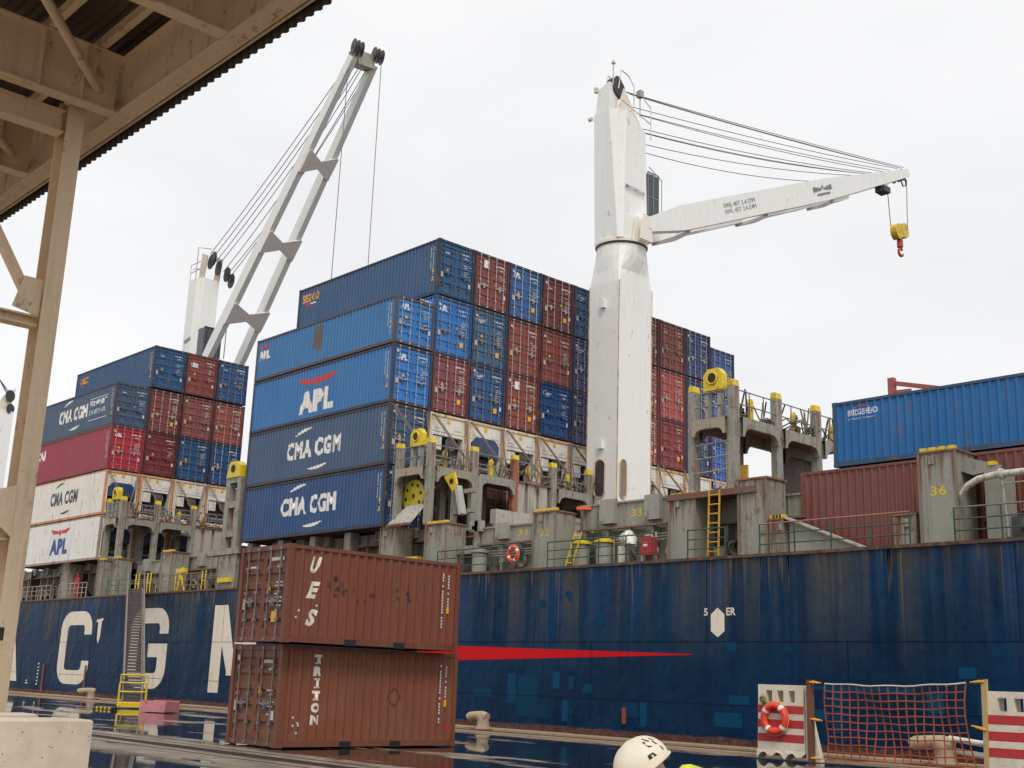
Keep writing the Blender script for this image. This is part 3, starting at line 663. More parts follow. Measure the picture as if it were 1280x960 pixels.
def slanted(t, ch, z):
    me, wd = text_mesh(ch, .42, 1, .05)
    for v in me.vertices: v.co.x = v.co.x*.26/wd+v.co.y*.28
    place_mesh(me, (-.62, W-.025, z), (-1, 0, 0), (0, 0, 1), FLATW, wv, .004); part('lettering', me, t, cw)
slanted(t, 'U', 1.72); slanted(t, 'E', 1.1); slanted(t, 'S', .42)
vmarks(t, Lc, W, H, 2)
rr = random.Random(11); pc = []
for i in range(22):
    x = .9+rr.uniform(0, 2.6); z = 1.35+rr.gauss(0, .12); a = rr.uniform(.04, .14)
    pc.append([(x, z), (x+a, z-.02), (x+a*.9, z+rr.uniform(.06, .17)), (x+.02, z+rr.uniform(.05, .12))])
poly_mark(t, pc, (-.3, W-.025, 0), (-1, 0, 0), C(62, 36, 30), wv, name='scraped_paint')

# ------------------------------------------------------------------ ground, water, ship
def solo_box(name, x0, x1, y0, y1, z0, z1, kind, mat, label=None, cat=None, color=(.5, .5, .5, 1)):
    return solo(name, MB().box(x0, x1, y0, y1, z0, z1), label, cat, color, mat, kind=kind)
m = MB(); m.face([(-1500, -1500, 0), (1500, -1500, 0), (1500, 31.2, 0), (-1500, 31.2, 0)]); m.face([(-1500, 31.2, 0), (1500, 31.2, 0), (1500, 31.2, -6), (-1500, 31.2, -6)])
solo('quay_ground', m, None, None, mat=GROUND, kind='structure')
m = MB(); m.face([(-1500, 31.1, -2.6), (1500, 31.1, -2.6), (1500, 3000, -2.6), (-1500, 3000, -2.6)]); solo('water', m, None, None, mat=WATER, kind='structure')
# kerb slabs along the quay edge: long stones one by one
SLAB = MB().box(0, 3.94, 30.15, 31.22, -.2, .11).mesh('kerb_slab', [CONC]); SL2 = MB().box(0, 3.94, 29.05, 29.55, -.2, .05).mesh('kerb_slab', [CONC])
kr = thing('quay_kerb', (-110, 0, 0), 'pale concrete kerb stones along the edge of the quay', 'kerb')
for i in range(26):
    for me in (SLAB, SL2):
        o = part('kerb_slab', me, kr, shade(C(170, 142, 112, 1.0), rnd.uniform(.75, 1.05))); o.location = (i*4, 0, rnd.uniform(-.012, .006))
def rail_track(y, label):
    m = MB(); m.box(-140, 20, y-.035, y+.035, .0, .06); m.box(-140, 20, y-.07, y+.07, -.01, .012)
    solo('crane_rail', m, label, 'rail', C(60, 48, 42), DARKM, group='crane rails set in the quay')
rail_track(14.35, 'steel crane rail in the concrete strip across the foreground'); rail_track(29.85, 'steel crane rail close to the quay edge')
m = MB(); m.box(-140, 20, 13.75, 13.78, .0, .014); m.box(-140, 20, 15.2, 15.23, 0, .014); solo('track_edging', m, 'thin steel edging beside the foreground crane rail', 'edging', C(70, 58, 48), DARKM)

ship = thing('container_ship', (-60, 32.5, -2.6), 'long blue container ship hull with white lettering moored along the quay', 'ship')
m = MB(); m.face([(-150, 32.5, -4), (20, 32.5, -4), (20, 32.5, 6.06), (-150, 32.5, 6.06)])
m.face([(-150, 61.5, -4), (-150, 61.5, 6.06), (20, 61.5, 6.06), (20, 61.5, -4)]); m.face([(-150, 32.5, -4), (-150, 32.5, 6.06), (-150, 61.5, 6.06), (-150, 61.5, -4)]); m.face([(20, 32.5, -4), (20, 61.5, -4), (20, 61.5, 6.06), (20, 32.5, 6.06)])
part('hull', m, ship, mat=HULL, world=True)
m = MB(); m.face([(-150, 32.5, 6.06), (20, 32.5, 6.06), (20, 61.5, 6.06), (-150, 61.5, 6.06)]); part('deck', m, ship, C(86, 60, 50), GREYR, world=True)
m = MB(); m.box(-150, 20, 32.44, 32.56, 6.02, 6.12); part('gunwale', m, ship, C(50, 38, 34), PAINT_R, world=True)
m = MB()
for z in (3.3, 1.3): m.box(-150, 20, 32.488, 32.5, z, z+.02)
for i in range(22): m.box(-110+i*5.3, -109.98+i*5.3, 32.49, 32.5, .5 if i % 2 else 3.3, 3.3 if i % 2 else 6)
part('weld_seam', m, ship, C(10, 26, 48, 1.0), PATCH, world=True)
hw = C(205, 194, 178, 1.35)
HLET = paint('hull_letter_paint', .10, .35, .5, .1, rustcol=(.5, .33, .14, 1), dirtcol=(.3, .24, .15, 1), sc=.5)
def arcq(cx, cy, r0, r1, a0, a1, n=6):
    o = []
    for i in range(n):
        a, b = R(a0+(a1-a0)*i/n), R(a0+(a1-a0)*(i+1)/n)
        o.append([(cx+r0*math.cos(a), cy+r0*math.sin(a)), (cx+r1*math.cos(a), cy+r1*math.sin(a)), (cx+r1*math.cos(b), cy+r1*math.sin(b)), (cx+r0*math.cos(b), cy+r0*math.sin(b))])
    return o
def rc(x0, x1, y0, y1): return [(x0, y0), (x1, y0), (x1, y1), (x0, y1)]
w_, h_, s_ = 3.75, 4.5, .86; q_ = 1.15; r_in = q_-s_
Cp = [rc(0, s_, q_, h_-q_), rc(q_, w_-q_, h_-s_, h_), rc(q_, w_-q_, 0, s_), rc(w_-s_, w_, h_-1.45, h_-q_), rc(w_-s_, w_, q_, 1.45)]
for cx, cy, a in ((q_, h_-q_, 90), (w_-q_, h_-q_, 0), (q_, q_, 180), (w_-q_, q_, 270)): Cp += arcq(cx, cy, r_in, q_, a, a+90)
Gp = Cp[:4]+[rc(w_-s_, w_, q_, 2.5), rc(1.9, w_-s_, 1.75, 2.5)]+Cp[5:]
Mp = [rc(0, s_, 0, h_), rc(3.6-s_, 3.6, 0, h_), [(0.0, h_), (s_+.25, h_), (1.8+.42, .9), (1.8-.32, .9)], [(3.6-s_-.25, h_), (3.6, h_), (1.8+.32, .9), (1.8-.42, .9)]]
Ap = [[(0, 0), (.9, 0), (2.35, h_), (1.45, h_)], [(3.8, 0), (2.9, 0), (1.45, h_), (2.35, h_)], rc(.95, 2.85, 1.0, 1.75)]
for nm, P_, x in (('M', Mp, -95.5), ('A', Ap, -88.65), ('C', Cp, -77.55), ('G', Gp, -67.55), ('M', Mp, -58.0)):
    polys = [[(a*1.23, b) for a, b in p] for p in P_]
    mb = MB()
    for i, p in enumerate(polys): mb.face([(x+a, 32.494-.0006*(i % 4), .72+b) for a, b in p])
    part('hull_letter', mb, ship, hw, HLET, world=True)
m = MB(); m.face([(-40.6, 32.492, 2.51), (-25.8, 32.492, 2.875), (-25.8, 32.492, 2.9), (-40.6, 32.492, 3.2)]); part('red_stripe', m, ship, C(190, 6, 18, 1.2), STRIPE, world=True)
m = MB(); m.face([(-25.02, 32.49, 3.65), (-24.74, 32.49, 3.45), (-24.46, 32.49, 3.65), (-24.46, 32.49, 4.2), (-24.74, 32.49, 4.42), (-25.02, 32.49, 4.2)]); part('pointer_mark', m, ship, hw, FLAT, world=True)
def wword(parent, s, h, org, color, width, bold=.03, **k):
    me, wd = text_mesh(s, h, 1, bold)
    for v in me.vertices: v.co.x *= width/wd
    place_mesh(me, org, k.get('right', (1, 0, 0)), k.get('up', (0, 0, 1)), k.get('mat', FLATW)); return part('lettering', me, parent, color, world=True)
wword(ship, '5', .25, (-25.3, 32.49, 4.16), hw, .16); wword(ship, 'ER', .25, (-24.38, 32.49, 4.16), hw, .38)
# small white draught mark and depth marks at the left
m = MB(); m.face([(-72.1, 32.49, 3.5), (-71.9, 32.49, 3.2), (-71.7, 32.49, 3.6), (-71.65, 32.49, 4.6), (-72.15, 32.49, 4.55)]); m.face([(-72.4, 32.491, 4.5), (-71.5, 32.491, 4.6), (-71.5, 32.491, 4.75), (-72.4, 32.491, 4.65)]); part('pointer_mark', m, ship, hw, FLAT, world=True)
m = MB()
for i in range(7): m.box(-80.6, -80.4, 32.485, 32.492, .55+i*.22, .64+i*.22)
m.box(-82.4, -82.0, 32.485, 32.492, .6, .68); m.box(-82.3, -82.15, 32.485, 32.492, .75, .85); part('depth_marks', m, ship, hw, FLAT, world=True)
tp = C(14, 66, 104, 1.2)
def wp(x0, x1, z0, z1): return (x0, x1, z0, z1)
m = MB(); rr = random.Random(5)
for x0, x1, z0, z1 in [(-34.9, -34.4, 1.0, 2.1), (-34.3, -33.2, .5, 2.05), (-33.2, -32.6, .5, 1.0), (-32.4, -32.05, 1.6, 2.2), (-31.6, -31.3, 1.6, 2.05), (-30.8, -30.4, 1.5, 1.8), (-31.9, -31.6, .0+.45, 1.2), (-28.9, -28.2, .7, 1.2), (-28.1, -27.8, .45, 1.25), (-24.9, -23.8, .6, 1.05), (-24.3, -23.5, 1.3, 1.6), (-22.2, -21.4, .5, .9), (-22.9, -22.5, .45, 1.2), (-21.9, -20.6, 1.0, 1.3), (-20.4, -20.1, .6, 1.9), (-22.0, -17.8, 1.85, 1.98), (-24.4, -24.0, 3.0, 3.3), (-22.2, -21.8, 2.95, 3.15), (-17.4, -16.9, 1.2, 1.9), (-15.9, -15.5, 1.3, 2.1), (-16.4, -15.9, 2.3, 2.6), (-30.2, -29.8, 3.9, 4.3), (-33.2, -32.9, 4.6, 4.9), (-31.7, -31.5, 4.8, 5.1), (-36.8, -35.8, 1.2, 1.5), (-78, -77.6, 1.0, 1.4), (-82, -81.5, 3.9, 4.8), (-70, -69.8, 1, 1.6), (-62, -61.4, .6, .8), (-73, -72.6, .6, 1.5)]:
    m = MB(); m.box(x0, x1, 32.491+rr.uniform(0, .003), 32.5, z0, z1); part('touch_up_patch', m, ship, shade(C(0, 66, 98), rr.uniform(.45, .85)), PATCH, world=True); m = MB()
    for k in range(2):
        a = rr.uniform(x0-.15, x1-.1); b = rr.uniform(z0-.12, z1-.1); m.box(a, a+rr.uniform(.1, .35), 32.4945+rr.uniform(0, .002), 32.5, b, b+rr.uniform(.08, .3))
    o = part('touch_up_spots', m, ship, C(0, 60, 92, .75), PATCH, world=True); o['kind'] = 'stuff'
for x0, x1, z0, z1 in ((-79.6, -79.44, .1, 1.9), (-73.2, -73.04, .1, 1.9), (-28.88, -28.72, .5, 1.05), (-22.15, -22.0, .3, .55)):
    m = MB(); m.box(x0, x1, 32.42, 32.487, z0, z1); part('rust_mark', m, ship, C(120, 56, 40), PAINT_R, world=True)

# ------------------------------------------------------------------ deck furniture
GC = C(146, 145, 134, 1.05); YC_ = C(222, 192, 20, 1.02); GRN = C(20, 72, 54, 1.0)
def pedestal(x0, x1, y0, y1, z0, z1, label, num=None, caps=True, rusty=True):
    t = thing('deck_pedestal', ((x0+x1)/2, (y0+y1)/2, z0), label, 'pedestal', 'grey steel pedestals along the deck edge')
    m = MB(); m.prism([(x0, y0, z0), (x1, y0, z0), (x1, y0, z1), (x0, y0, z1)], (0, y1-y0, 0)); m.box(x0+.25, x0+.3, y0-.03, y0, z0, z1-.05)
    part('body', m, t, GC, GREYR if rusty else GREY, world=True)
    m = MB(); m.box(x0-.06, x1+.06, y0-.06, y1+.06, z1, z1+.06); part('top_plate', m, t, C(120, 90, 70), PAINT_R, world=True)
    if caps:
        m = MB(); n = 4
        for i in range(n):
            x = x0+(x1-x0)*(i+.5)/n; m.box(x-.1, x+.1, y0, y0+.2, z1+.06, z1+.17)
        part('cone_foot', m, t, YC_, YEL, world=True)
    m = MB(); m.box(x0+.35, x0+.5, y0-.06, y0, z1-.35, z1-.1); part('lug', m, t, GC, GREYR, world=True)
    if num: wword(t, num, .28, ((x0+x1)/2-.26, y0-.002, z1-.95 if num != '36' else z1-1.3), YC_, .52, .01, mat=FLATW)
    return t
pedestal(-44.6, -43.5, 33.2, 34.2, 6.12, 8.45, 'rust streaked pedestal under the corner of the central stack, behind the quay containers')
pedestal(-41.3, -39.85, 33.2, 34.3, 6.12, 8.4, 'rust streaked pedestal right of the yellow box with yellow top fittings')
pedestal(-34.4, -33.15, 33.2, 34.3, 6.12, 8.4, 'grey pedestal with yellow number 32 beside the lifebuoy', '32', rusty=False)
pedestal(-27.4, -26.2, 33.2, 34.3, 6.12, 8.4, 'grey pedestal left of the yellow ladder under the right lashing bridge', rusty=False)
pedestal(-24.35, -23.2, 33.2, 34.3, 6.12, 8.75, 'tall rust edged pedestal right of the yellow ladder', caps=False)
pedestal(-17.65, -16.45, 33.15, 34.3, 6.12, 8.9, 'large grey post with yellow number 36 in front of the brown container', '36', rusty=False)
pedestal(-80.3, -79.2, 33.2, 34.2, 6.12, 8.45, 'grey pedestal under the white container at the far left, beside the man in red')
pedestal(-74.7, -73.9, 33.2, 34.1, 6.12, 8.45, 'narrow grey pedestal under the left lashing bridge corner')
pedestal(-72.5, -71.8, 33.2, 34.1, 6.12, 8.45, 'narrow grey pedestal left of the gangway head')
pedestal(-66.1, -64.8, 33.2, 34.3, 6.12, 8.5, 'grey pedestal with yellow fittings right of the gangway')
pedestal(-59.4, -57.4, 33.2, 34.5, 6.12, 8.0, 'wide pedestal carrying the tall twin post frame left of the quay containers')
pedestal(-18.6, -17.9, 33.3, 33.9, 6.12, 7.1, 'low grey box against the left side of the post numbered 36', caps=False)
pedestal(-23.1, -22.6, 33.25, 33.8, 6.12, 7.3, 'short grey cabinet beside the sloping brace plate', caps=True)

def drips(parent, x0, x1, y, zt, n, ml, seed, color=None, mat=None, plane='y', name='rust_streak', wmax=.07):
    r = random.Random(seed); m = MB()
    for i in range(n):
        a = r.uniform(x0, x1-.05); wd = r.uniform(.015, wmax); l = ml*r.uniform(.25, 1); q = y-.001-.0004*(i % 6)
        pts = [(a, zt), (a+wd, zt), (a+wd*.8, zt-l*.6), (a+wd*.5, zt-l), (a+wd*.25, zt-l*.55)]
        m.face([((u, q, v) if plane == 'y' else (y+.001+.0004*(i % 6), u, v)) for u, v in pts])
    o = part(name, m, parent, color or C(120, 72, 42), mat or PAINT_R, world=True); o['kind'] = 'stuff'; return o
for k_, t_ in enumerate([o for o in scene.objects if o.name.startswith('deck_pedestal')]):
    b_ = [c for c in t_.children if c.name.startswith('body')][0]; xs_ = [v.co.x for v in b_.data.vertices]; zs_ = [v.co.z for v in b_.data.vertices]; ys_ = [v.co.y for v in b_.data.vertices]
    drips(t_, min(xs_)+.02, max(xs_)-.02, min(ys_), max(zs_), 9, 1.3, k_)
    drips(t_, min(ys_)+.02, max(ys_)-.02, max(xs_), max(zs_), 6, 1.0, k_+50, plane='x')
    m = MB(); m.box(max(xs_)-.05, max(xs_)+.025, min(ys_)-.02, min(ys_)+.0, min(zs_), max(zs_)-.005); m.box(min(xs_)-.025, min(xs_)+.05, min(ys_)-.02, min(ys_), min(zs_), max(zs_)-.005); o = part('edge_flange', m, t_, C(120, 104, 86), GREYR, world=True); o['kind'] = 'stuff'
def rail(name, pts, h, label, color, group=None, n=3, rp_=.027, sp=1.5, cat='railing', top=None):
    t = thing(name, pts[0], label, cat, group)
    P = [Vector(p) for p in pts]
    for k in range(n):
        z = h*(k+1)/n; m = MB(); m.tube([p+Vector((0, 0, z)) for p in P], rp_*.8 if k < n-1 else rp_, 5); part('bar', m, t, top if (top and k == n-1) else color, DARKM if False else PAINT, world=True)
    for a, b in zip(P, P[1:]):
        L_ = (b-a).length; c = max(1, round(L_/sp))
        for i in range(c+(1 if b is P[-1] else 0)):
            p = a.lerp(b, i/c); m = MB(); m.tube([p, p+Vector((0, 0, h))], rp_, 5); part('post', m, t, color, PAINT, world=True)
    return t
rail('deck_railing', [(-39.7, 32.62, 6.1), (-34.6, 32.62, 6.1)], 1.0, 'green deck railing with the lifebuoy hung on it', GRN, 'green deck railings')
rail('deck_railing', [(-33.0, 32.62, 6.1), (-27.6, 32.62, 6.1)], 1.0, 'green deck railing in front of the red box', GRN, 'green deck railings')
rail('deck_railing', [(-26.1, 32.62, 6.1), (-24.5, 32.62, 6.1)], 1.0, 'short green deck railing across the yellow ladder gap', GRN, 'green deck railings')
rail('deck_railing', [(-23.1, 32.62, 6.1), (-17.75, 32.62, 6.1)], 1.0, 'green deck railing with rusty top bar before the sloping plate', GRN, 'green deck railings', top=C(130, 90, 70))
rail('deck_railing', [(-16.35, 32.62, 6.1), (-8, 32.62, 6.1)], 1.0, 'green deck railing right of the post numbered 36', GRN, 'green deck railings', top=C(90, 100, 85))
rail('deck_railing', [(-79.1, 32.62, 6.1), (-74.8, 32.62, 6.1)], .95, 'pale deck railing in front of the man in red', C(150, 140, 125), 'green deck railings', sp=.6)
rail('deck_railing', [(-90, 32.62, 6.1), (-80.4, 32.62, 6.1)], .95, 'pale deck railing at the far left end of the hull', C(140, 130, 115), 'green deck railings', sp=.8)
rail('deck_railing', [(-71.7, 32.62, 6.1), (-68.6, 32.62, 6.1)], .95, 'dark green deck railing left of the gangway head', C(30, 80, 66), 'green deck railings')
rail('deck_railing', [(-64.6, 32.62, 6.1), (-59.5, 32.62, 6.1)], .95, 'rusty brown deck railing between gangway and tall frame', C(120, 95, 70), 'green deck railings', sp=.9)

# lifebuoys
def lifebuoy(c, ax, r, label, tilt=0):
    t = thing('lifebuoy', c, label, 'lifebuoy', 'orange lifebuoys')
    m = MB(); m.ring(c, ax, r, r*.27, 36, 12); part('ring', m, t, C(222, 62, 32, 1.3), FLAT, world=True)
    for k in range(4):
        a = tilt+k*math.pi/2; m = MB(); m.ring(c, ax, r, r*.285, 4, 12, 0, a-.13, a+.13); part('white_band', m, t, C(220, 220, 215, 1.3), FLAT, world=True)
    m = MB(); m.ring(c, ax, r*1.32, .012, 30, 5); part('grab_line', m, t, C(190, 150, 110), FLAT, world=True)
    return t
lifebuoy((-34.85, 32.52, 6.74), (0, 1, 0), .27, 'orange lifebuoy hanging on the green ship railing', .5)
m = MB(); m.box(-34.7, -34.4, 32.66, 32.72, 6.5, 6.95); m.box(-35.4, -35.28, 32.66, 32.72, 6.5, 6.95); solo('lifebuoy_bracket', m, 'green bracket plates holding the lifebuoy on the ship', 'bracket', GRN, PAINT)

# hatch coamings
def coaming(x0, x1, z0, z1, num, nx, label):
    t = thing('hatch_coaming', ((x0+x1)/2, 34.6, 6.12), label, 'hatch coaming', 'grey hatch coamings')
    m = MB(); m.box(x0, x1, 34.55, 34.75, z0, z1); part('upper_plate', m, t, GC, GREY, world=True)
    m = MB(); m.box(x0, x1, 34.35, 34.549, z0-.1, z0-.03); part('ledge', m, t, C(110, 85, 70), PAINT_R, world=True)
    m = MB(); m.box(x0, x1, 35.3, 35.4, 6.12, z0+.6); part('lower_wall', m, t, C(150, 150, 142) if num or x1 > -50 and x0 > -50 else C(50, 46, 42), GREY, world=True)  # left-hand and under-stack walls coloured dark to paint in the shade
    for i in range(int((x1-x0)/1.15)):
        x = x0+.3+i*1.15; m = MB(); m.prism([(x, 35.3, 6.12), (x, 34.5, 6.9), (x, 34.5, z0-.1), (x, 35.3, z0-.1)], (.12, 0, 0)); m.box(x, x+.5, 34.9, 34.95, 6.12, z0-.1); part('stay', m, t, GC, GREY, world=True)
    for i in range(int((x1-x0)/2.2)):
        x = x0+1.25+i*2.3
        if abs(x+.3-nx) > .6:
            m = MB(); m.box(x, x+.75, 34.3, 34.549, z0+.12, z1+.12); m.box(x+.1, x+.2, 34.22, 34.299, z0+.2, z0+.45); part('vent_box', m, t, C(140, 138, 130), GREY, world=True)
    m = MB()
    for i in range(int((x1-x0)/.72)):
        if not -.3 < x0+.2+i*.72-nx < .75: m.box(x0+.2+i*.72, x0+.23+i*.72, 34.5, 34.549, z0+.02, z1-.02)
    m.box(x0, x1, 34.48, 34.5499, z1-.05, z1+.02); o = part('stiffener', m, t, C(136, 130, 118), GREYR, world=True); o['kind'] = 'stuff'
    if num: wword(t, num, .3, (nx, 34.548, (z0+z1)/2-.15), YC_, .56, .01, mat=FLATW)
    return t
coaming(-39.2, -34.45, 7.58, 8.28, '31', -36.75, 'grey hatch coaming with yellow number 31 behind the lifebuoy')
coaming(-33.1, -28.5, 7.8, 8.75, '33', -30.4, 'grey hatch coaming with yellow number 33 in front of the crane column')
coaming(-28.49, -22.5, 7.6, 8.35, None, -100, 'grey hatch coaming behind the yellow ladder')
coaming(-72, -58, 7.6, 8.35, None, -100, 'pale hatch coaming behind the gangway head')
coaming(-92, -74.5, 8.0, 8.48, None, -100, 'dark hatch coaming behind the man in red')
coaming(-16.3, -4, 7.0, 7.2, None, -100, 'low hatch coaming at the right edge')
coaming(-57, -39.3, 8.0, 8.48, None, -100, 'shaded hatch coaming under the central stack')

# hatch covers carrying the stacks
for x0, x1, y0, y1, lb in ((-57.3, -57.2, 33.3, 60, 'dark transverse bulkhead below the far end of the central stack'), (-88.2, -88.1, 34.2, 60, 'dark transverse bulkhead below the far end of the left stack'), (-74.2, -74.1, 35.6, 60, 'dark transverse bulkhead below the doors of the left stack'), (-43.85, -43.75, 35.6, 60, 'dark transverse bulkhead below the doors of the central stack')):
    m = MB(); m.box(x0, x1, y0, y1, 6.1, 8.45); solo('bulkhead', m, lb, 'bulkhead', C(60, 52, 46), GREYR, group='bulkheads under the stacks')  # dark plates added to keep sky from showing under the stacks
m = MB(); m.box(-100, -57.4, 36.6, 36.7, 6.1, 8.49); solo('bulkhead', m, 'dark long bulkhead between the two stacks behind the gangway head', 'bulkhead', C(58, 52, 46), GREYR, group='bulkheads under the stacks')  # long plate added to close the bright gap below the left stack
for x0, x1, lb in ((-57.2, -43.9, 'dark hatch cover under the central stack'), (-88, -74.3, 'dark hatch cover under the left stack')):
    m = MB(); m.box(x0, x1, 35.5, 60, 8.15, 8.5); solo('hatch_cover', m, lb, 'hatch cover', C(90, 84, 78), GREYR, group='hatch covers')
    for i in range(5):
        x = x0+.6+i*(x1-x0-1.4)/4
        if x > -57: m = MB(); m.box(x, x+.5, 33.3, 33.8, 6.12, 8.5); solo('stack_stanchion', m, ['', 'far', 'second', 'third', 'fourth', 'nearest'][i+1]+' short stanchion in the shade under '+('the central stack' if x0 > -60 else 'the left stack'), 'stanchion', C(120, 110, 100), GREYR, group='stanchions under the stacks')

# ------------------------------------------------------------------ lashing bridges
def arch(m, a, b, z0, z1, hz, th=.16, hw=.55):
    """girder between posts a,b (xy points) with haunched corners below"""
    a = Vector((a[0], a[1], 0)); b = Vector((b[0], b[1], 0)); d = (b-a); Ln = d.length; d.normalize(); nrm = Vector((-d.y, d.x, 0))*th
    pr = [(0, z1), (0, z0-hz)]
    for i in range(5):
        t = i/4*math.pi/2; pr.append((.12+hw*(1-math.cos(t)), z0-hz+hz*math.sin(t)))
    pr += [(Ln-x, z) for x, z in reversed(pr[2:])]+[(Ln, z0-hz), (Ln, z1)]
    up = [a+d*x+Vector((0, 0, z)) for x, z in pr]
    n = len(up); mid = [a+d*min(Ln, max(0, x))+Vector((0, 0, z1)) for x, z in pr]
    # build as quads between the top line and the profile
    k = len(pr)
    vs = up+mid+[p-nrm for p in up]+[p-nrm for p in mid]; fs = []
    for i in range(1, k-2):
        fs += [(i, i+1, k+i+1, k+i), (2*k+i+1, 2*k+i, 3*k+i, 3*k+i+1), (i+1, i, 2*k+i, 2*k+i+1), (k+i, k+i+1, 3*k+i+1, 3*k+i)]
    m.raw(vs, fs)
def clutter_rods(t, X, y0, y1, z, seed, n=8):
    r = random.Random(seed)
    for k in range(n):
        y = r.uniform(y0, y1); m = MB(); dy = r.uniform(-.5, .5); hh = r.uniform(.5, 1.1)
        m.tube([(X+r.uniform(-.2, .2), y, z), (X+r.uniform(-.1, .3), y+dy, z+hh)], .03, 5); part('turnbuckle', m, t, r.choice([C(70, 68, 66), C(110, 100, 90), C(50, 46, 44)]), DARKM, world=True)
def bridge(x0, x1, ys, zf, zp, zt, label, yel_every=1, seed=1, rusty=(), panel=None, legs_back=True, top_rail=True):
    """x1 = side towards the camera; ys = post positions"""
    t = thing('lashing_bridge', (x1, ys[0], zf), label, 'lashing bridge', 'grey lashing bridges')
    pw = .26; r = random.Random(seed)
    for i, y in enumerate(ys):
        for X in ((x0, x1) if (i == 0 or legs_back) else (x1,)):
            m = MB(); zz = zt if (X == x1 or i == 0) else zp+.3
            m.box(X-(pw if X == x1 else 0), X+(0 if X == x1 else pw), y-.02, y+.34, zf, zz-.18)
            m.box(X-(pw-.05 if X == x1 else -.05), X+(-.05 if X == x1 else pw-.05), y-.028, y-.02, zf+.3, zz-.5)
            o = part('post', m, t, C(140, 84, 58) if i in rusty and X == x1 else GC, PAINT_R if i in rusty else GREYR, world=True)
            if zz == zt:
                m = MB(); m.prism([(X-(pw if X == x1 else 0), y-.03, zz-.18), (X+(0 if X == x1 else pw), y-.03, zz-.18), (X+(-.04 if X == x1 else pw-.04), y-.03, zz+.04), (X-(pw-.04 if X == x1 else -.04), y-.03, zz+.04)], (0, .38, 0)); part('yellow_cap', m, o, YC_, YEL)
                m_ = o.children[-1] if o.children else None
                if m_: m_.matrix_parent_inverse = o.matrix_basis.inverted(); m_.matrix_parent_inverse = (Matrix.Translation(t.location)).inverted() @ Matrix.Identity(4) if False else Matrix.Identity(4)
    m = MB(); arch(m, (x0+pw, ys[0]), (x1-pw, ys[0]), zp-.36, zp, .24, .16, .32); part('girder', m, t, C(146, 134, 118), GREYR, world=True)
    for i in range(len(ys)-1):
        if panel is not None and i == panel: continue
        m = MB(); arch(m, (x1-.02, ys[i]+.34), (x1-.02, ys[i+1]), zp-.36, zp, .34, .16, .42); part('girder', m, t, GC, GREYR, world=True)
        m = MB(); arch(m, (x0+.2, ys[i]+.34), (x0+.2, ys[i+1]), zp-.36, zp, .34, .16, .42); part('girder', m, t, GC, GREYR, world=True)
    m = MB(); m.box(x0+.02, x1-.02, ys[0]+.01, ys[-1]+.3, zp+.003, zp+.06); part('walkway', m, t, C(110, 84, 68), GREYR, world=True)
    if panel is not None:
        m = MB(); ya, yb = ys[panel]+.34, ys[panel+1]; n = 3; vs = []; fs = []
        for k in range(n):
            q = (yb-ya)/n; b = ya+k*q
            m.prism([(x1-.1, b, zf+.3), (x1-.1, b+q*.72, zf+.3), (x1-.28, b+q*.8, zf+.3), (x1-.28, b+q, zf+.3), (x1-.3, b+q, zf+.3), (x1-.3, b, zf+.3)], (0, 0, zp-zf-.3))
        part('screen', m, t, C(158, 152, 140), GREY, world=True)
    # hand rails of the walkway
    for z in (.5, 1.0):
        m = MB(); m.tube([(x0+.1, ys[0]+.05, zp+z), (x1-.1, ys[0]+.05, zp+z)], .025, 5); part('hand_rail', m, t, C(120, 118, 110), DARKM, world=True)
        m = MB(); m.tube([(x1-.06, y, zp+z) for y in ys]+[(x1-.06, ys[-1]+.3, zp+z)], .025, 5); part('hand_rail', m, t, C(120, 118, 110), DARKM, world=True)
    for i in range(len(ys)-1):
        for q in (.35, .68):
            y = ys[i]+(ys[i+1]-ys[i])*q+.1; m = MB(); m.tube([(x1-.06, y, zp), (x1-.06, y, zp+1)], .022, 5); part('rail_post', m, t, C(110, 100, 90), DARKM, world=True)
        y = ys[i]+(ys[i+1]-ys[i])*r.uniform(.35, .7); m = MB(); m.prism([(x1-.5, y, zp+.06), (x1-.5, y+.2, zp+.06), (x1-.5, y+.2, zp+.85), (x1-.5, y+.1, zp+.95), (x1-.5, y, zp+.8)], (.14, 0, 0)); part('yellow_stopper', m, t, YC_, YEL, world=True)
        clutter_rods(t, x1-.3, ys[i]+.3, ys[i+1], zp+.06, seed*9+i, 9)
    return t
def yellow_head(t, x, y, z):
    """yellow eye plate on two thin legs"""
    m = MB(); hw = .42
    m.prism([(x-hw, y, z-.38), (x+hw, y, z-.38), (x+hw, y, z+.2), (x+hw-.18, y, z+.42), (x-hw+.18, y, z+.42), (x-hw, y, z+.2)], (0, .3, 0)); part('eye_plate', m, t, YC_, YEL, world=True)
    m = MB(); m.disc((x-.02, y-.01, z+.06), (0, 1, 0), .2, .03, 20); part('eye_hole', m, t, (.02, .02, .02, 1), BLACK, world=True)
    m = MB(); m.ring((x-.02, y-.02, z+.06), (0, 1, 0), .21, .035, 20, 6); part('eye_rim', m, t, YC_, YEL, world=True)
    for dx in (-.3, .25):
        m = MB(); m.box(x+dx-.07, x+dx+.07, y+.02, y+.25, z-1.5, z-.38); part('leg', m, t, GC, GREY, world=True)
def guide(x, y, z, label):
    t = thing('cell_guide_head', (x, y, z-1.5), label, 'guide head', 'yellow topped guide heads'); yellow_head(t, x, y, z); return t
bA = bridge(-43.9, -41.35, [33.25, 35.85, 38.45, 41.05, 43.65, 45.55], 8.5, 11.15, 12.4, 'grey lashing bridge with yellow reel in front of the central stack', seed=3, rusty=(2,), panel=2)
guide(-42.5, 33.3, 12.55, 'yellow eye plate on two legs above the left corner of the central lashing bridge')
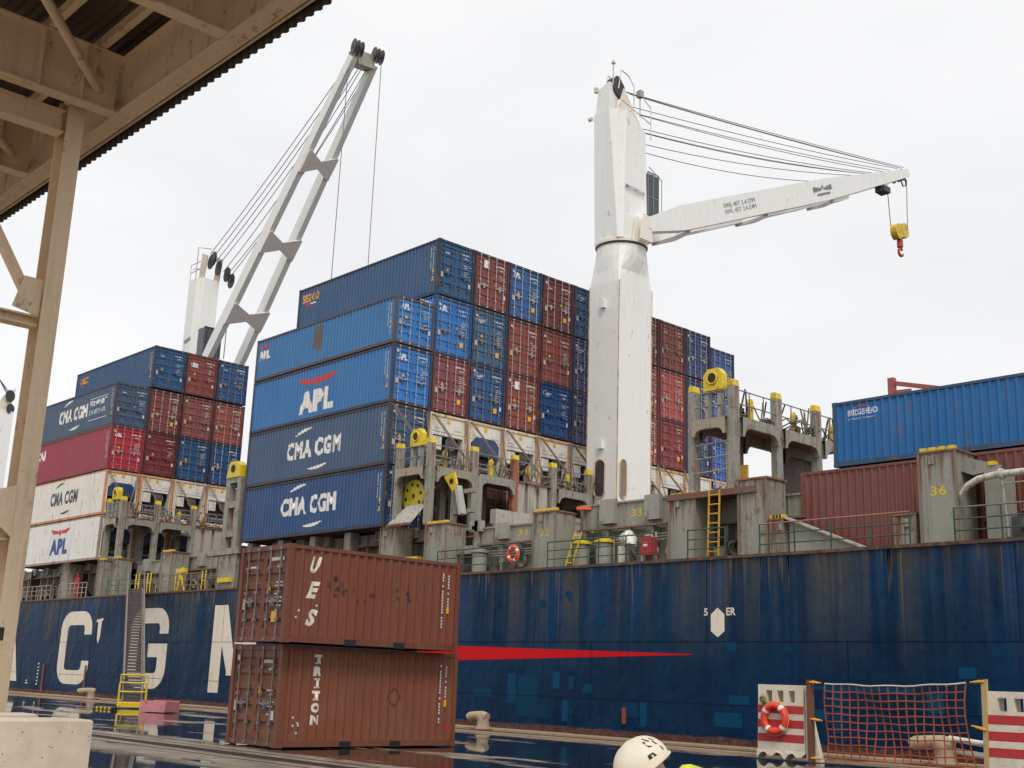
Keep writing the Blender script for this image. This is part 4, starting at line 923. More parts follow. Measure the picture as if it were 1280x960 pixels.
bR = bridge(-26.55, -24.55, [33.25, 35.85, 38.45, 41.05], 8.45, 11.1, 12.4, 'grey lashing bridge with yellow ladder left of the blue container', seed=5)
m = MB(); m.box(-26.4, -26.3, 38.8, 41.3, 8.5, 10.95); part('inner_plate', m, bR, C(70, 60, 54), GREYR, world=True)
guide(-25.5, 33.3, 12.55, 'yellow eye plate on two legs atop the right lashing bridge')
bB = bridge(-74.6, -72.4, [33.25, 35.6, 38.2, 40.8], 8.5, 11.1, 12.45, 'grey lashing bridge in front of the left stack above the gangway', seed=8, panel=2)
guide(-73.6, 33.28, 12.75, 'yellow eye plate over the left lashing bridge corner')
# tall twin post frame left of the central stack
t = thing('twin_post_frame', (-58.3, 33.2, 8.1), 'tall twin post frame with yellow head between the two stacks', 'lashing frame')
for X in (-59.1, -57.9):
    m = MB(); m.box(X-.18, X+.18, 33.2, 33.6, 8.1, 12.3); part('post', m, t, GC, GREYR, world=True)
for z in (9.0, 10.6, 12.0):
    m = MB(); m.box(-58.92, -58.08, 33.22, 33.55, z, z+.35); part('cross_plate', m, t, GC, GREYR, world=True)
m = MB(); m.prism([(-59.3, 33.15, 12.3), (-57.8, 33.15, 12.3), (-57.9, 33.15, 12.95), (-58.3, 33.15, 13.2), (-59.0, 33.15, 13.2)], (0, .5, 0)); part('yellow_head', m, t, YC_, YEL, world=True)
m = MB(); m.disc((-58.6, 33.14, 12.8), (0, 1, 0), .22, .04); part('eye_hole', m, t, (.02, .02, .02, 1), BLACK, world=True)
m = MB(); m.box(-60.4, -57.2, 33.1, 34.6, 8.02, 8.35); part('base_shelf', m, t, GC, GREYR, world=True)
m = MB(); m.box(-59, -57.7, 33.0, 33.3, 6.5, 6.75); part('yellow_beam', m, t, YC_, YEL, world=True)

# gear inside the central bridge
t = thing('cable_reel', (-43, 33.9, 9.2), 'yellow disc cable reel with round holes inside the lashing bridge', 'cable reel')
m = MB(); c = Vector((-43.05, 33.75, 9.95))
for i in range(24):
    a0, a1 = 2*math.pi*i/24, 2*math.pi*(i+1)/24; f = lambda r_, a: (c.x+r_*math.cos(a), c.y, c.z+r_*math.sin(a))
    m.prism([f(.12, a0), f(.78, a0), f(.78, a1), f(.12, a1)], (0, .05, 0))
part('flange', m, t, C(205, 185, 30, 1.2), YEL, world=True)
m = MB()
for i in range(8):
    a = 2*math.pi*i/8+.2; m.disc((c.x+.55*math.cos(a), c.y-.004, c.z+.55*math.sin(a)), (0, 1, 0), .085, .012, 12)
part('flange_hole', m, t, (.01, .01, .01, 1), BLACK, world=True)
m = MB(); m.disc((c.x, c.y+.35, c.z), (0, 1, 0), .35, .5); part('drum', m, t, C(90, 84, 76), DARKM, world=True)
for k in range(7):
    m = MB(); x = -42.6+k*.1; m.tube([(x, 33.9, 9.5+.1*(k % 3)), (x+.05, 33.8, 10.4)], .035, 5); part('pipe', m, t, C(120, 112, 104), METAL, world=True)
t = thing('hatch_flap', (-42.7, 33.3, 8.6), 'tilted pale grey flap plate below the yellow reel', 'flap')
m = MB(); m.prism([(-44.1, 33.12, 8.62), (-42.3, 33.12, 8.62), (-41.75, 33.5, 9.45), (-43.2, 33.5, 9.45)], (0, .05, .04)); part('plate', m, t, C(165, 162, 150), GREYR, world=True)
m = MB(); m.box(-44.1, -42.3, 33.05, 33.12, 8.52, 8.62); part('edge_bar', m, t, C(110, 70, 52), PAINT_R, world=True)
m = MB(); m.box(-43.3, -42.0, 33.3, 33.9, 6.5, 7.1); solo('yellow_locker', m, 'small yellow box between the two rusty pedestals', 'box', C(200, 160, 30), YEL)
t = thing('deck_winch', (-40.4, 34.2, 8.5), 'grey winch frame with yellow cheek plate right of the cable reel', 'winch')
m = MB(); m.prism([(-41.2, 34.0, 10.7), (-40.5, 34.0, 10.85), (-40.3, 34.0, 10.3), (-40.55, 34.0, 9.95)], (0, .1, 0)); part('cheek_plate', m, t, YC_, YEL, world=True)
m = MB(); m.disc((-40.65, 33.99, 10.45), (0, 1, 0), .12, .04); part('pin_hole', m, t, (.01, .01, .01, 1), BLACK, world=True)
m = MB(); m.beam((-40.3, 34.1, 10.2), (-39.9, 34.1, 8.9), .3, .2); part('arm', m, t, C(160, 158, 150), GREY, world=True)
for X in (-40.9, -39.2):
    m = MB(); m.box(X-.11, X+.11, 34.3, 34.5, 7.4, 10.6); part('post', m, t, GC, GREYR, world=True)
for z in (9.0, 8.2, 9.9):
    m = MB(); m.box(-40.79, -39.31, 34.3, 34.5, z, z+.18); part('cross_bar', m, t, GC, GREYR, world=True)
m = MB(); m.box(-39.8, -38.9, 33.8, 34.4, 7.1, 7.45); part('foot', m, t, GC, GREYR, world=True)
# gas-bottle like rounded hood and low tank in second opening
m = MB(); m.box(-40.3, -39.9, 36.1, 38.3, 8.6, 9.4); solo('steel_tank', m, 'pale grey tank box inside the second bridge bay', 'tank', C(160, 158, 148), GREY)
m = MB(); m.box(-42.3, -41.6, 41.4, 43.4, 8.5, 9.6); m.tube([(-41.9, 41.2, 9.75), (-41.9, 43.6, 9.75)], .25, 10); solo('rescue_gear_locker', m, 'grey locker under the bridge beside the crane column', 'locker', C(130, 128, 122), GREY)
m = MB(); m.beam((-33.0, 34.2, 8.62), (-30.9, 36.4, 8.7), .3, .12); solo('orange_stretcher', m, 'orange bar lying on the coaming right of post 32', 'bar', C(225, 90, 40), FLAT)
# red box, vent, ladders, brace, pipes
t = thing('fire_hose_box', (-28.3, 33.0, 6.4), 'red fire hose box behind the green railing', 'fire box'); m = MB(); m.box(-28.6, -28.05, 33.0, 33.3, 6.4, 7.05); part('box', m, t, C(158, 26, 36), FLATW, world=True)
m = MB(); m.box(-28.45, -28.25, 32.99, 32.999, 6.72, 6.85); part('plate', m, t, C(210, 205, 200), FLAT, world=True)
def vent(x, label, s=1.):
    m = MB(); pts = [(x, 33.7, 6.12), (x, 33.7, 6.9), (x+.12, 33.6, 7.15), (x+.4, 33.5, 7.22), (x+.62, 33.4, 7.05), (x+.66, 33.3, 6.8)]; m.tube(pts, .24*s, 12); solo('goose_neck_vent', m, label, 'vent', C(205, 200, 190), GREYR, group='deck vents')
vent(-30.0, 'white goose neck vent pipe behind the green railing')
for x, lb in ((-32.3, 'grey mushroom vent with yellow top nearest post 32'), (-31.1, 'grey mushroom vent with yellow top left of the white vent'), (-38.3, 'grey mushroom vent behind the quay container corner')):
    t = thing('mushroom_vent', (x, 33.8, 6.12), lb, 'vent', 'deck vents'); m = MB(); m.disc((x, 33.8, 6.6), (0, 0, 1), .32, .98, 18); part('trunk', m, t, GC, GREY, world=True)
    m = MB(); m.disc((x, 33.8, 7.13), (0, 0, 1), .4, .08, 18); m.disc((x, 33.8, 7.2), (0, 0, 1), .28, .08, 18); part('lid', m, t, YC_ if x > -38 else GC, YEL, world=True)
def ladder(p0, p1, w, label, color, nr):
    t = thing('ladder', p0, label, 'ladder', 'yellow ladders'); a, b = Vector(p0), Vector(p1); wv_ = Vector((w/2, 0, 0))
    for s in (-1, 1): m = MB(); m.tube([a+wv_*s, b+wv_*s], .035, 5); part('stile', m, t, color, YEL, world=True)
    for i in range(nr): m = MB(); p = a.lerp(b, (i+.5)/nr); m.tube([p-wv_, p+wv_], .025, 5); part('rung', m, t, color, YEL, world=True)
YO = C(206, 158, 34, 1.0)
ladder((-25.3, 33.0, 6.2), (-25.3, 33.1, 8.5), .45, 'yellow ladder from deck up to the right lashing bridge', YO, 7)
ladder((-25.0, 33.75, 8.55), (-25.0, 33.75, 11.0), .4, 'upper yellow ladder inside the right lashing bridge', YO, 8)
ladder((-32.4, 33.2, 6.2), (-32.0, 33.3, 7.5), .35, 'short leaning yellow ladder beside post 32', YC_, 5)
m = MB(); m.box(-25.9, -25.0, 34.6, 34.7, 8.6, 9.6); m.ring((-25.45, 34.58, 9.25), (0, 1, 0), .18, .03); solo('yellow_gate', m, 'amber yellow panel behind the lower ladder landing', 'gate', YO, YEL)
m = MB(); m.box(-27.5, -23.6, 33.2, 35.8, 8.42, 8.52); m.box(-27.5, -23.6, 33.1, 33.2, 8.3, 8.52); solo('landing_platform', m, 'rusty landing platform between the two pedestals under the right bridge', 'platform', C(96, 66, 52), PAINT_R)
for z in (9.2, 9.7, 10.2):
    m = MB(); m.tube([(-26.3, 33.3, z), (-24.8, 33.3, z+.05)], .03, 5); solo('guard_bar', m, ['', 'lowest', 'middle', 'topmost'][int((z-8.7)/.5)]+' guard bar across the front of the right lashing bridge', 'guard bar', C(150, 148, 140), METAL, group='guard bars of the right lashing bridge')
m = MB(); m.prism([(-22.5, 33.45, 6.15), (-19.7, 33.45, 6.15), (-22.5, 33.45, 7.3)], (0, .08, 0)); t = solo('brace_plate', m, 'sloping triangular grey brace plate in front of the brown container', 'brace', C(150, 150, 142), GREY)
m = MB(); m.beam((-22.6, 33.4, 7.38), (-19.6, 33.4, 6.18), .4, .06); part('flange', m, t, C(170, 160, 148), GREYR)
t = thing('grey_arch', (-15.8, 33.6, 6.12), 'grey arched support right of the post numbered 36', 'arch')
m = MB(); m.box(-15.75, -15.2, 33.4, 34.2, 6.12, 8.2); part('column', m, t, GC, GREY, world=True)
m = MB(); m.prism([(-16.45, 33.42, 8.75), (-16.45, 33.42, 8.3), (-16.1, 33.42, 8.15), (-15.7, 33.42, 8.2), (-15.3, 33.42, 8.2), (-15.2, 33.42, 8.35)], (0, .8, 0)); part('hood', m, t, C(130, 128, 120), GREY, world=True)
m = MB(); m.box(-15.6, -15.4, 33.38, 33.6, 8.38, 8.5); part('yellow_cap', m, t, YC_, YEL, world=True)
t = thing('deck_pipe', (-16.3, 32.95, 7.6), 'thick pale pipe bending out from the post numbered 36', 'pipe')
m = MB(); m.tube([(-16.3, 33.1, 7.55), (-16.1, 33.05, 7.78), (-15.7, 32.95, 7.93), (-15.1, 32.9, 8.0), (-8, 32.9, 8.05)], .1, 10); part('pipe', m, t, C(190, 185, 172), GREYR, world=True)
m = MB(); m.disc((-15.0, 32.9, 8.0), (1, 0, 0), .16, .1); part('flange', m, t, C(175, 170, 160), GREYR, world=True)
m = MB(); m.tube([(-15.0, 32.9, 7.85), (-14.9, 32.9, 6.2)], .045, 6); m.tube([(-15, 32.9, 7.72), (-8, 32.9, 7.75)], .025, 5); part('drain_pipe', m, t, C(150, 148, 140), GREYR, world=True)
m = MB(); m.box(-14.9, -14.2, 33.1, 33.6, 6.12, 6.8); m.tube([(-14.5, 33, 6.5), (-13, 33, 6.5)], .2, 10); solo('mooring_winch', m, 'dark winch drum behind the railing at the right edge', 'winch', C(60, 60, 60), DARKM)
# assorted yellow safety rails at the gangway head
for i, (x, y) in enumerate(((-67.9, 32.6), (-66.4, 32.6), (-64.3, 33.3), (-61.2, 33.3))):
    m = MB(); m.tube([(x, y, 6.1), (x, y, 7.3), (x+.4, y, 7.3), (x+.4, y, 6.1)], .035, 6); m.tube([(x, y, 6.7), (x+.4, y, 6.7)], .025, 5)
    solo('yellow_hoop', m, ['yellow hoop at the left of the gangway head', 'yellow hoop at the right of the gangway head', 'yellow hoop right of the fittings topped pedestal', 'yellow hoop near the tall twin post frame'][i], 'safety hoop', YC_, YEL, group='yellow safety hoops')
m = MB(); m.tube([(-63.4, 33, 6.15), (-63.0, 33, 7.5)], .09, 8); m.tube([(-62.6, 33, 6.15), (-63.2, 33, 7.3)], .07, 8); m.box(-63.6, -62.6, 32.9, 33.1, 7.2, 7.45); solo('yellow_davit', m, 'yellow crooked davit on deck right of the gangway', 'davit', YC_, YEL)

# small deck fittings, pipes and cable runs that fill the deck edge
def fitting(name, m, label, cat, color, mat, group=None): return solo(name, m, label, cat, color, mat, group)
for k, (x0, x1, y, z, lb) in enumerate(((-39.1, -34.5, 34.28, 7.2, 'thin pipes under the hatch plate behind the lifebuoy'), (-33.0, -27.5, 34.28, 7.35, 'thin pipes under the hatch plate behind the red box'), (-72, -66.2, 34.28, 7.2, 'thin pipes under the coaming left of the gangway pedestal'), (-64.7, -59.5, 34.28, 7.2, 'thin pipes under the coaming near the twin post frame'))):
    m = MB()
    for q in range(3): m.tube([(x0, y-.08*q, z-.12*q), ((x0+x1)/2, y-.08*q, z-.12*q-.02), (x1, y-.08*q, z-.12*q)], .03, 5)
    fitting('pipe_run', m, lb, 'pipes', C(120, 116, 106), GREYR, 'pipe runs along the coaming')
rr = random.Random(31)
names_ = ('behind the railing with the lifebuoy', 'beside the short mushroom vents', 'below the plate numbered 33', 'in the gap by the yellow ladder', 'left of the gangway head', 'right of the gangway head', 'near the twin post frame', 'behind the far left railing')
for k, (x0, x1) in enumerate(((-39.5, -35.4), (-32.9, -30.4), (-29.3, -27.6), (-26.0, -24.6), (-71.5, -68.6), (-64.5, -62), (-61.8, -59.6), (-90, -81))):
    t = thing('deck_fittings', (x0, 34, 6.12), 'cluster of valves, hoses and boxes on deck '+names_[k], 'deck gear', 'clusters of deck gear')
    n = 5 if k < 7 else 9
    for q in range(n):
        x = x0+(x1-x0)*(q+rr.uniform(.1, .9))/n; y = 33.6+rr.uniform(0, .8); c = rr.choice([C(60, 56, 52), C(120, 112, 100), C(170, 160, 140), C(96, 60, 44), C(40, 44, 48)])
        kind = rr.randint(0, 3); m = MB()
        if kind == 0: h_2 = rr.uniform(.3, .8); m.box(x, x+rr.uniform(.2, .5), y, y+.3, 6.12, 6.12+h_2); m.box(x+.03, x+.12, y-.03, y, 6.3, 6.4); part('locker', m, t, c, GREYR, world=True)
        elif kind == 1: m.tube([(x, y, 6.12), (x, y, 6.12+rr.uniform(.6, 1.3))], .05, 7); m.disc((x, y, 6.7), (0, 1, 0), .14, .04, 12); part('valve', m, t, c, GREYR, world=True)
        elif kind == 2: m.ring((x, y-.2, 6.6), (0, 1, .2), .22, .06, 18, 6); m.ring((x, y-.12, 6.6), (0, 1, .1), .16, .05, 18, 6); part('hose_coil', m, t, c, DARKM, world=True)
        else: m.tube([(x, y, 6.12), (x, y, 7.1), (x+.15, y, 7.25), (x+.45, y, 7.25), (x+.6, y, 7.1), (x+.6, y, 6.12)], .035, 6); part('pipe_bend', m, t, c, GREYR, world=True)
# cables draped along the walkways of the lashing bridges
for br, x1, ys, zp in ((bA, -41.35, (33.6, 45.6), 11.15), (bR, -24.55, (33.6, 41.3), 11.1), (bB, -72.4, (33.6, 41), 11.1)):
    for q in range(7):
        a = rr.uniform(ys[0], ys[1]-2.2); pts = [(x1-rr.uniform(.0, .25), a+i*.3, zp+.12+rr.uniform(0, .5)*math.sin(math.pi*i/7)) for i in range(8)]
        m = MB(); m.tube(pts, .028, 5); part('cable', m, br, rr.choice([C(40, 40, 42), C(110, 96, 84), C(70, 66, 62)]), DARKM, world=True)
    for q in range(5):
        a = rr.uniform(ys[0], ys[1]-.6); m = MB(); m.box(x1-.7, x1-.35, a, a+rr.uniform(.25, .5), zp+.06, zp+rr.uniform(.3, .7)); part('gear_box', m, br, rr.choice([C(90, 84, 76), C(150, 140, 125), C(60, 58, 55)]), GREYR, world=True)

drips(ship, -40, -5, 32.498, 6.0, 70, 1.5, 61, C(38, 34, 32), PAINT, wmax=.16)
drips(ship, -86, -58, 32.498, 6.0, 40, 1.2, 62, C(44, 38, 34), PAINT, wmax=.16)
drips(ship, -40, -5, 32.4975, 5.9, 9, 3.2, 63, C(84, 76, 52), FLATW, wmax=.05)
for br, x0, x1, ys, zp, zf in ((bA, -43.9, -41.35, [33.25, 35.85, 38.45, 41.05, 43.65], 11.15, 8.5), (bR, -26.55, -24.55, [33.25, 35.85, 38.45], 11.1, 8.45), (bB, -74.6, -72.4, [33.25, 35.6, 38.2], 11.1, 8.5)):
    drips(br, x0+.3, x1-.3, ys[0]-.001, zp, 9, .45, int(zf*7), wmax=.12)
    for y in ys:
        drips(br, y+.36, y+2.2, x1-.018, zp, 8, .4, int(y*10), plane='x', wmax=.12); drips(br, y, y+.3, x1+.001, 12.2, 3, 2.5, int(y*11), plane='x', wmax=.07)

# lashing rods crossed over the reefer ends
ROD = MB().tube([(0, 0, 0), (0, 0, 1)], .028, 5).mesh('lashing_rod', [DARKM])
def rod(a, b, label, group):
    a, b = Vector(a), Vector(b); o = part('lashing_rod', ROD, None, C(96, 84, 74)); o.location = a; d = b-a
    o.rotation_mode = 'QUATERNION'; o.rotation_quaternion = Vector((0, 0, 1)).rotation_difference(d); o.scale = (1, 1, d.length); tag(o, label, 'lashing rod', group)
for X, XP, n, nm in ((XA, -42.2, 8, 'central'), (XB, -73.2, 4, 'left')):
    for k in range(-1, n):
        y0 = YC[0]+2.46*k
        for s in (0, 1):
            for q in (0, .12):
                ya = y0+.1+q if s == 0 else y0+CW-.1-q
                rod((X+.05, ya, 14.35), (XP, y0+(1.5 if s == 0 else .9)+q, 11.2), f'{["first", "second"][q > 0]} of two rods from the {["left", "right"][s]} corner of the {["first","second","third","fourth","fifth","sixth","seventh","eighth","ninth"][k+1]} bay, {nm} stack', f'lashing rods of the {nm} stack')

# ------------------------------------------------------------------ cranes
CWH = C(226, 226, 222, 1.4)
def sheave(parent, c, ax, r, color=(.03, .03, .035, 1), th=.12):
    m = MB(); m.disc(c, ax, r, th*.5, 22); m.ring(c, ax, r, .05, 22, 5); m.ring(c, ax, r*.25, .05, 12, 5); part('sheave', m, parent, color, DARKM, world=True)
def brace_bone(parent, pa, pb, h, th):
    """dog-bone plate between two jib legs; h along the jib"""
    pa, pb = Vector(pa), Vector(pb); return pa, pb
def jib(parent, root_n, root_f, tip_n, tip_f, d0, d1, d2, wdt, fr, gray):
    """two box legs, tapered; fr = fractions of the bone plates"""
    legs = []
    for a, b in ((root_n, tip_n), (root_f, tip_f)):
        a, b = Vector(a), Vector(b); ax = (b-a).normalized(); side = Vector((root_f[0]-root_n[0], root_f[1]-root_n[1], 0)).normalized(); up = side.cross(ax).normalized()
        if up.z < 0: up = -up
        rings = []
        for t_, dd in ((0, d0), (.10, d1), (.62, d1), (1, d2)):
            p = a.lerp(b, t_); rings.append([p+side*i*wdt/2+up*j*dd/2 for i, j in ((-1, -1), (1, -1), (1, 1), (-1, 1))])
        m = MB(); m.loft(rings); part('boom_leg', m, parent, CWH, CRANEW, world=True)
        legs.append((a, b, up, side, ax))
    a, b, up, side, ax = legs[0]; a2, b2 = legs[1][:2]
    for f in fr:
        p, q = a.lerp(b, f)-up*d1*.5, a2.lerp(b2, f)-up*d1*.5
        L_ = (q-p); n = 12; top = []; bot = []
        for i in range(n+1):
            t_ = i/n; wd = .34+.62*min(1, abs(2*t_-1)*1.15); c = p+L_*(-.1+1.2*t_)
            top.append(c+ax*wd); bot.append(c-ax*wd)
        m = MB(); vs = top+bot+[v-up*.16 for v in top]+[v-up*.16 for v in bot]; N = n+1; fs = []
        for i in range(n): fs += [(i, i+1, N+i+1, N+i), (2*N+i, 3*N+i, 3*N+i+1, 2*N+i+1), (i, 2*N+i, 2*N+i+1, i+1), (N+i, N+i+1, 3*N+i+1, 3*N+i)]
        fs += [(0, N, 3*N, 2*N), (n, 2*N+n, 3*N+n, N+n)]
        m.raw(vs, fs); part('cross_brace', m, parent, C(222, 216, 210, 1.4), CRANEW, world=True)
    return legs
def wire(parent, a, b, sag=0., r=.03, color=(.06, .06, .065, 1), n=8):
    a, b = Vector(a), Vector(b); m = MB(); m.tube([a.lerp(b, i/n)-Vector((0, 0, sag*4*(i/n)*(1-i/n))) for i in range(n+1)], r, 4); return part('wire_rope', m, parent, color, DARKM, world=True)

cr = thing('deck_crane', (-41.05, 45.6, 8.5), 'white deck crane on a tall square column with level jib and yellow hook', 'crane', 'white deck cranes')
cx, cy = -41.05, 45.62; hx, hy = 1.06, 1.32
def rect(z, hx_, hy_, ch=.0):
    n = []
    for sx, sy in ((-1, -1), (1, -1), (1, 1), (-1, 1)):
        n.append((sx, sy))
    pts = []
    for k, (sx, sy) in enumerate(n): # 6 points per corner so that it can morph into a circle
        for j in range(6):
            a = math.atan2(sy, sx)+(j-2.5)*math.pi/12
            if ch >= 1: pts.append((cx+hx_*math.cos(a), cy+hy_*math.sin(a), z))
            else:
                u = (math.cos(a)*1.6, math.sin(a)*1.6); u = (max(-1, min(1, u[0])), max(-1, min(1, u[1])))
                c = (math.cos(a)*1.0, math.sin(a)*1.0)
                pts.append((cx+hx_*(u[0]*(1-ch)+c[0]*ch), cy+hy_*(u[1]*(1-ch)+c[1]*ch), z))
    return pts
m = MB(); m.loft([rect(8.3, hx, hy), rect(22.0, hx, hy)]); part('column', m, cr, CWH, CRANEW, world=True)
m = MB(); m.loft([rect(22.0, hx, hy), rect(22.7, hx*1.0, hy*.99, .25), rect(23.5, 1.28, 1.36, .8), rect(24.1, 1.36, 1.36, 1)], smooth=False); part('transition', m, cr, CWH, CRANEW, world=True)
m = MB(); m.disc((cx, cy, 24.16), (0, 0, 1), 1.36, .13, 40); m.disc((cx, cy, 24.40), (0, 0, 1), 1.44, .16, 40); part('slewing_ring', m, cr, C(205, 198, 185), CRANEW, world=True)
m = MB(); m.disc((cx, cy, 24.27), (0, 0, 1), 1.39, .12, 40); part('bearing', m, cr, (.02, .02, .02, 1), DARKM, world=True)
# weld edges with rust on the column corners
m = MB(); m.box(-39.985, -39.955, 44.28, 44.31, 8.4, 22); m.box(-42.13, -42.1, 44.28, 44.31, 8.4, 22); m.box(-39.985, -39.96, 46.92, 46.95, 8.4, 22); part('corner_weld', m, cr, C(200, 150, 90), PAINT_R, world=True)
drips(cr, 44.35, 46.9, -39.99, 21.9, 4, 1.6, 92, C(214, 196, 164), CRANEW, 'x', wmax=.05); drips(cr, 44.4, 46.9, -39.99, 12.6, 5, 3.0, 93, C(210, 196, 170), CRANEW, 'x', wmax=.05); drips(cr, -42.05, -40.05, 44.3, 22.4, 3, 1.5, 94, C(208, 190, 160), CRANEW, wmax=.05)
# oval doors
for X, Y, ax in ((-41.15, 44.29, 'y'), (-39.98, 44.75, 'x')):
    m = MB(); pr = [(.33*math.cos(t), .62*(1 if math.sin(t) > 0 else -1)+.33*math.sin(t)) for t in [2*math.pi*(i+.5)/20 for i in range(20)]]
    if ax == 'y': m.prism([(X+a, Y, 12.05+b) for a, b in pr], (0, .02, 0))
    else: m.prism([(X, Y+a*.7, 12.0+b) for a, b in pr], (.02, 0, 0))
    part('oval_door', m, cr, (.04, .04, .045, 1) if ax == 'y' else C(120, 112, 104), DARKM, world=True)
    m = MB(); ps = [(X+a*1.12, Y-.02, 12.05+b*1.06) if ax == 'y' else (X+.03, Y+a*.8, 12.+b*1.06) for a, b in pr]; m.tube(ps+[ps[0]], .035, 5); part('door_rim', m, cr, C(190, 160, 120), CRANEW, world=True)
for z in (13.6, 21.2):
    m = MB(); m.box(-41.2, -40.9, 44.1, 44.3, z, z+.4); part('lamp_box', m, cr, CWH, CRANEW, world=True)
# housing
def hs(z, x0, x1, y0, y1, c): return [(x0, y0, z), (x0+c, y0-.0, z), (x1-c, y0, z), (x1, y0+c, z), (x1, y1, z), (x0, y1, z)]
m = MB(); m.loft([[(-42.0, 44.5, 24.48), (-40.2, 44.35, 24.48), (-40.0, 44.6, 24.48), (-40.0, 46.55, 24.48), (-42.1, 46.55, 24.48), (-42.1, 44.6, 24.48)],
                  [(-42.05, 44.3, 32.2), (-40.9, 44.3, 32.2), (-40.15, 44.9, 32.2), (-40.15, 46.5, 31.3), (-42.0, 46.5, 31.3), (-42.1, 44.6, 32.2)]]); part('housing', m, cr, CWH, CRANEW, world=True)
m = MB(); m.prism([(-41.95, 44.32, 32.21), (-40.9, 44.32, 32.21), (-40.95, 44.32, 33.9), (-41.75, 44.32, 33.6)], (0, .7, 0)); part('head_frame', m, cr, CWH, CRANEW, world=True)
m = MB(); m.prism([(-40.6, 44.6, 32.1), (-40.6, 45.1, 33.6), (-40.6, 46.6, 31.7), (-40.6, 46.4, 31.2)], (.08, 0, 0)); part('cheek_plate', m, cr, C(205, 196, 182), CRANEW, world=True); m = MB(); m.prism([(-41.6, 44.6, 32.1), (-41.6, 45.1, 33.6), (-41.6, 46.6, 31.7), (-41.6, 46.4, 31.2)], (.08, 0, 0)); part('cheek_plate', m, cr, C(205, 196, 182), CRANEW, world=True)
for y, z, r_ in ((45.1, 33.7, .5), (45.0, 34.1, .3), (46.3, 32.0, .5)):
    for X in (-40.9, -41.2, -41.45): sheave(cr, (X, y, z), (1, .1, 0), r_)
m = MB(); m.box(-42.0, -41.8, 44.2, 44.4, 33.5, 33.8); m.disc((-42.3, 44.3, 32.0), (1, 0, 0), .12, .2, 10); part('bracket', m, cr, C(190, 180, 165), CRANEW, world=True)
m = MB(); m.tube([(-41.0, 44.7, 33.6), (-41.0, 44.7, 35.4)], .04, 6); m.disc((-41, 44.7, 35.2), (0, 0, 1), .12, .1, 8); part('mast', m, cr, C(190, 180, 165), CRANEW, world=True)
for X in (-40.5, -41.5):
    m = MB(); m.tube([(X, 44.6, 33.4), (X, 44.8, 34.6), (X, 45.4, 34.5), (X, 45.9, 34.0), (X, 45.9, 32.9), (X, 45.6, 32.4)], .035, 5); part('hoop_rail', m, cr, C(200, 190, 172), CRANEW, world=True)
m = MB(); m.tube([(-40.1, 44.4, 32.5), (-40.1, 46.9, 31.9), (-40.1, 46.9, 31.0)], .03, 5); m.tube([(-40.1, 46.9, 32.9), (-40.1, 46.9, 30.9)], .03, 5); m.tube([(-40.1, 46.3, 33.2), (-40.1, 46.9, 32.9)], .03, 5); part('hand_rail', m, cr, C(200, 190, 172), CRANEW, world=True)
m = MB(); m.box(-40.5, -40.2, 46.1, 46.4, 33.4, 33.8); m.tube([(-40.35, 46.25, 32.2), (-40.35, 46.25, 33.4)], .03, 5); part('floodlight', m, cr, C(150, 150, 140), METAL, world=True)
wword(cr, 'MACGREGOR', .23, (-39.955, 44.72, 27.95), C(60, 62, 66), 1.55, .02, right=(0, 1, -.06))
for o in cr.children:   # the slewing part sits on a slightly taller column
    if o.name.split('.')[0] in ('lettering', 'oval_door', 'door_rim', 'lamp_box', 'rust_streak'): continue
    for v in o.data.vertices:
        if v.co.z > 21.8: v.co.z += .58
# cab between the jib legs
m = MB(); m.box(-40.9, -40.3, 46.9, 47.75, 27.1, 29.6); part('cab_body', m, cr, C(60, 66, 74), GLASS, world=True)
m = MB()
for y in (46.9, 47.35, 47.8): m.box(-40.32, -40.26, y-.03, y+.03, 27.0, 29.7)
for z in (27.0, 28.2, 29.65): m.box(-40.32, -40.27, 46.9, 47.8, z, z+.07)
m.tube([(-40.3, 47.0, 30), (-40.3, 48.1, 29.5), (-40.3, 48.1, 27.0)], .025, 5); part('cab_frame', m, cr, C(120, 120, 120), METAL, world=True)
m = MB(); m.box(-40.31, -40.28, 46.98, 47.3, 28.3, 29.5); m.box(-40.31, -40.28, 47.4, 47.72, 28.35, 29.4); part('bright_pane', m, cr, C(150, 160, 165), GLASS, world=True)
# jib: pivots beside the housing, pointing away
s = Vector((-2.75*math.cos(R(4.6)), 2.75*math.sin(R(4.6)), 0))
rn, tn = Vector((-39.6, 46.0, 26.0)), Vector((-37.7, 71.0, 36.75)); rf = rn+s; tf = tn+s*.45
jib(cr, rn, rf, tn, tf, .8, 1.42, .55, .6, (.15, .42, .68), None)
m = MB(); m.prism([(-39.95, 45.2, 25.0), (-39.95, 46.2, 25.0), (-39.95, 46.1, 26.4), (-39.95, 45.5, 26.5)], (.1, 0, 0)); m.box(-39.9, -39.3, 45.85, 46.15, 25.75, 26.1); m.prism([(-39.4, 45.2, 25.0), (-39.4, 46.2, 25.0), (-39.4, 46.1, 26.4), (-39.4, 45.5, 26.5)], (.08, 0, 0)); part('pivot_bracket', m, cr, C(215, 210, 200), CRANEW, world=True)
jd = (tn-rn).normalized(); ju = Vector((1, 0, 0)).cross(jd).normalized()
wword(cr, 'SWL 40T 2.4-27M', .26, tuple(rn+jd*6.5+Vector((.32, 0, -.02))+ju*.12), C(120, 122, 124), 3.0, .0, right=tuple(jd), up=tuple(ju)); wword(cr, 'SWL 45T 2.4-24M', .26, tuple(rn+jd*6.5+Vector((.32, 0, -.02))-ju*.25), C(120, 122, 124), 3.0, .0, right=tuple(jd), up=tuple(ju))
m = MB(); o_ = rn+jd*15.6+Vector((.33, 0, 0))
def jp(a, b): return tuple(o_+jd*a+ju*b)
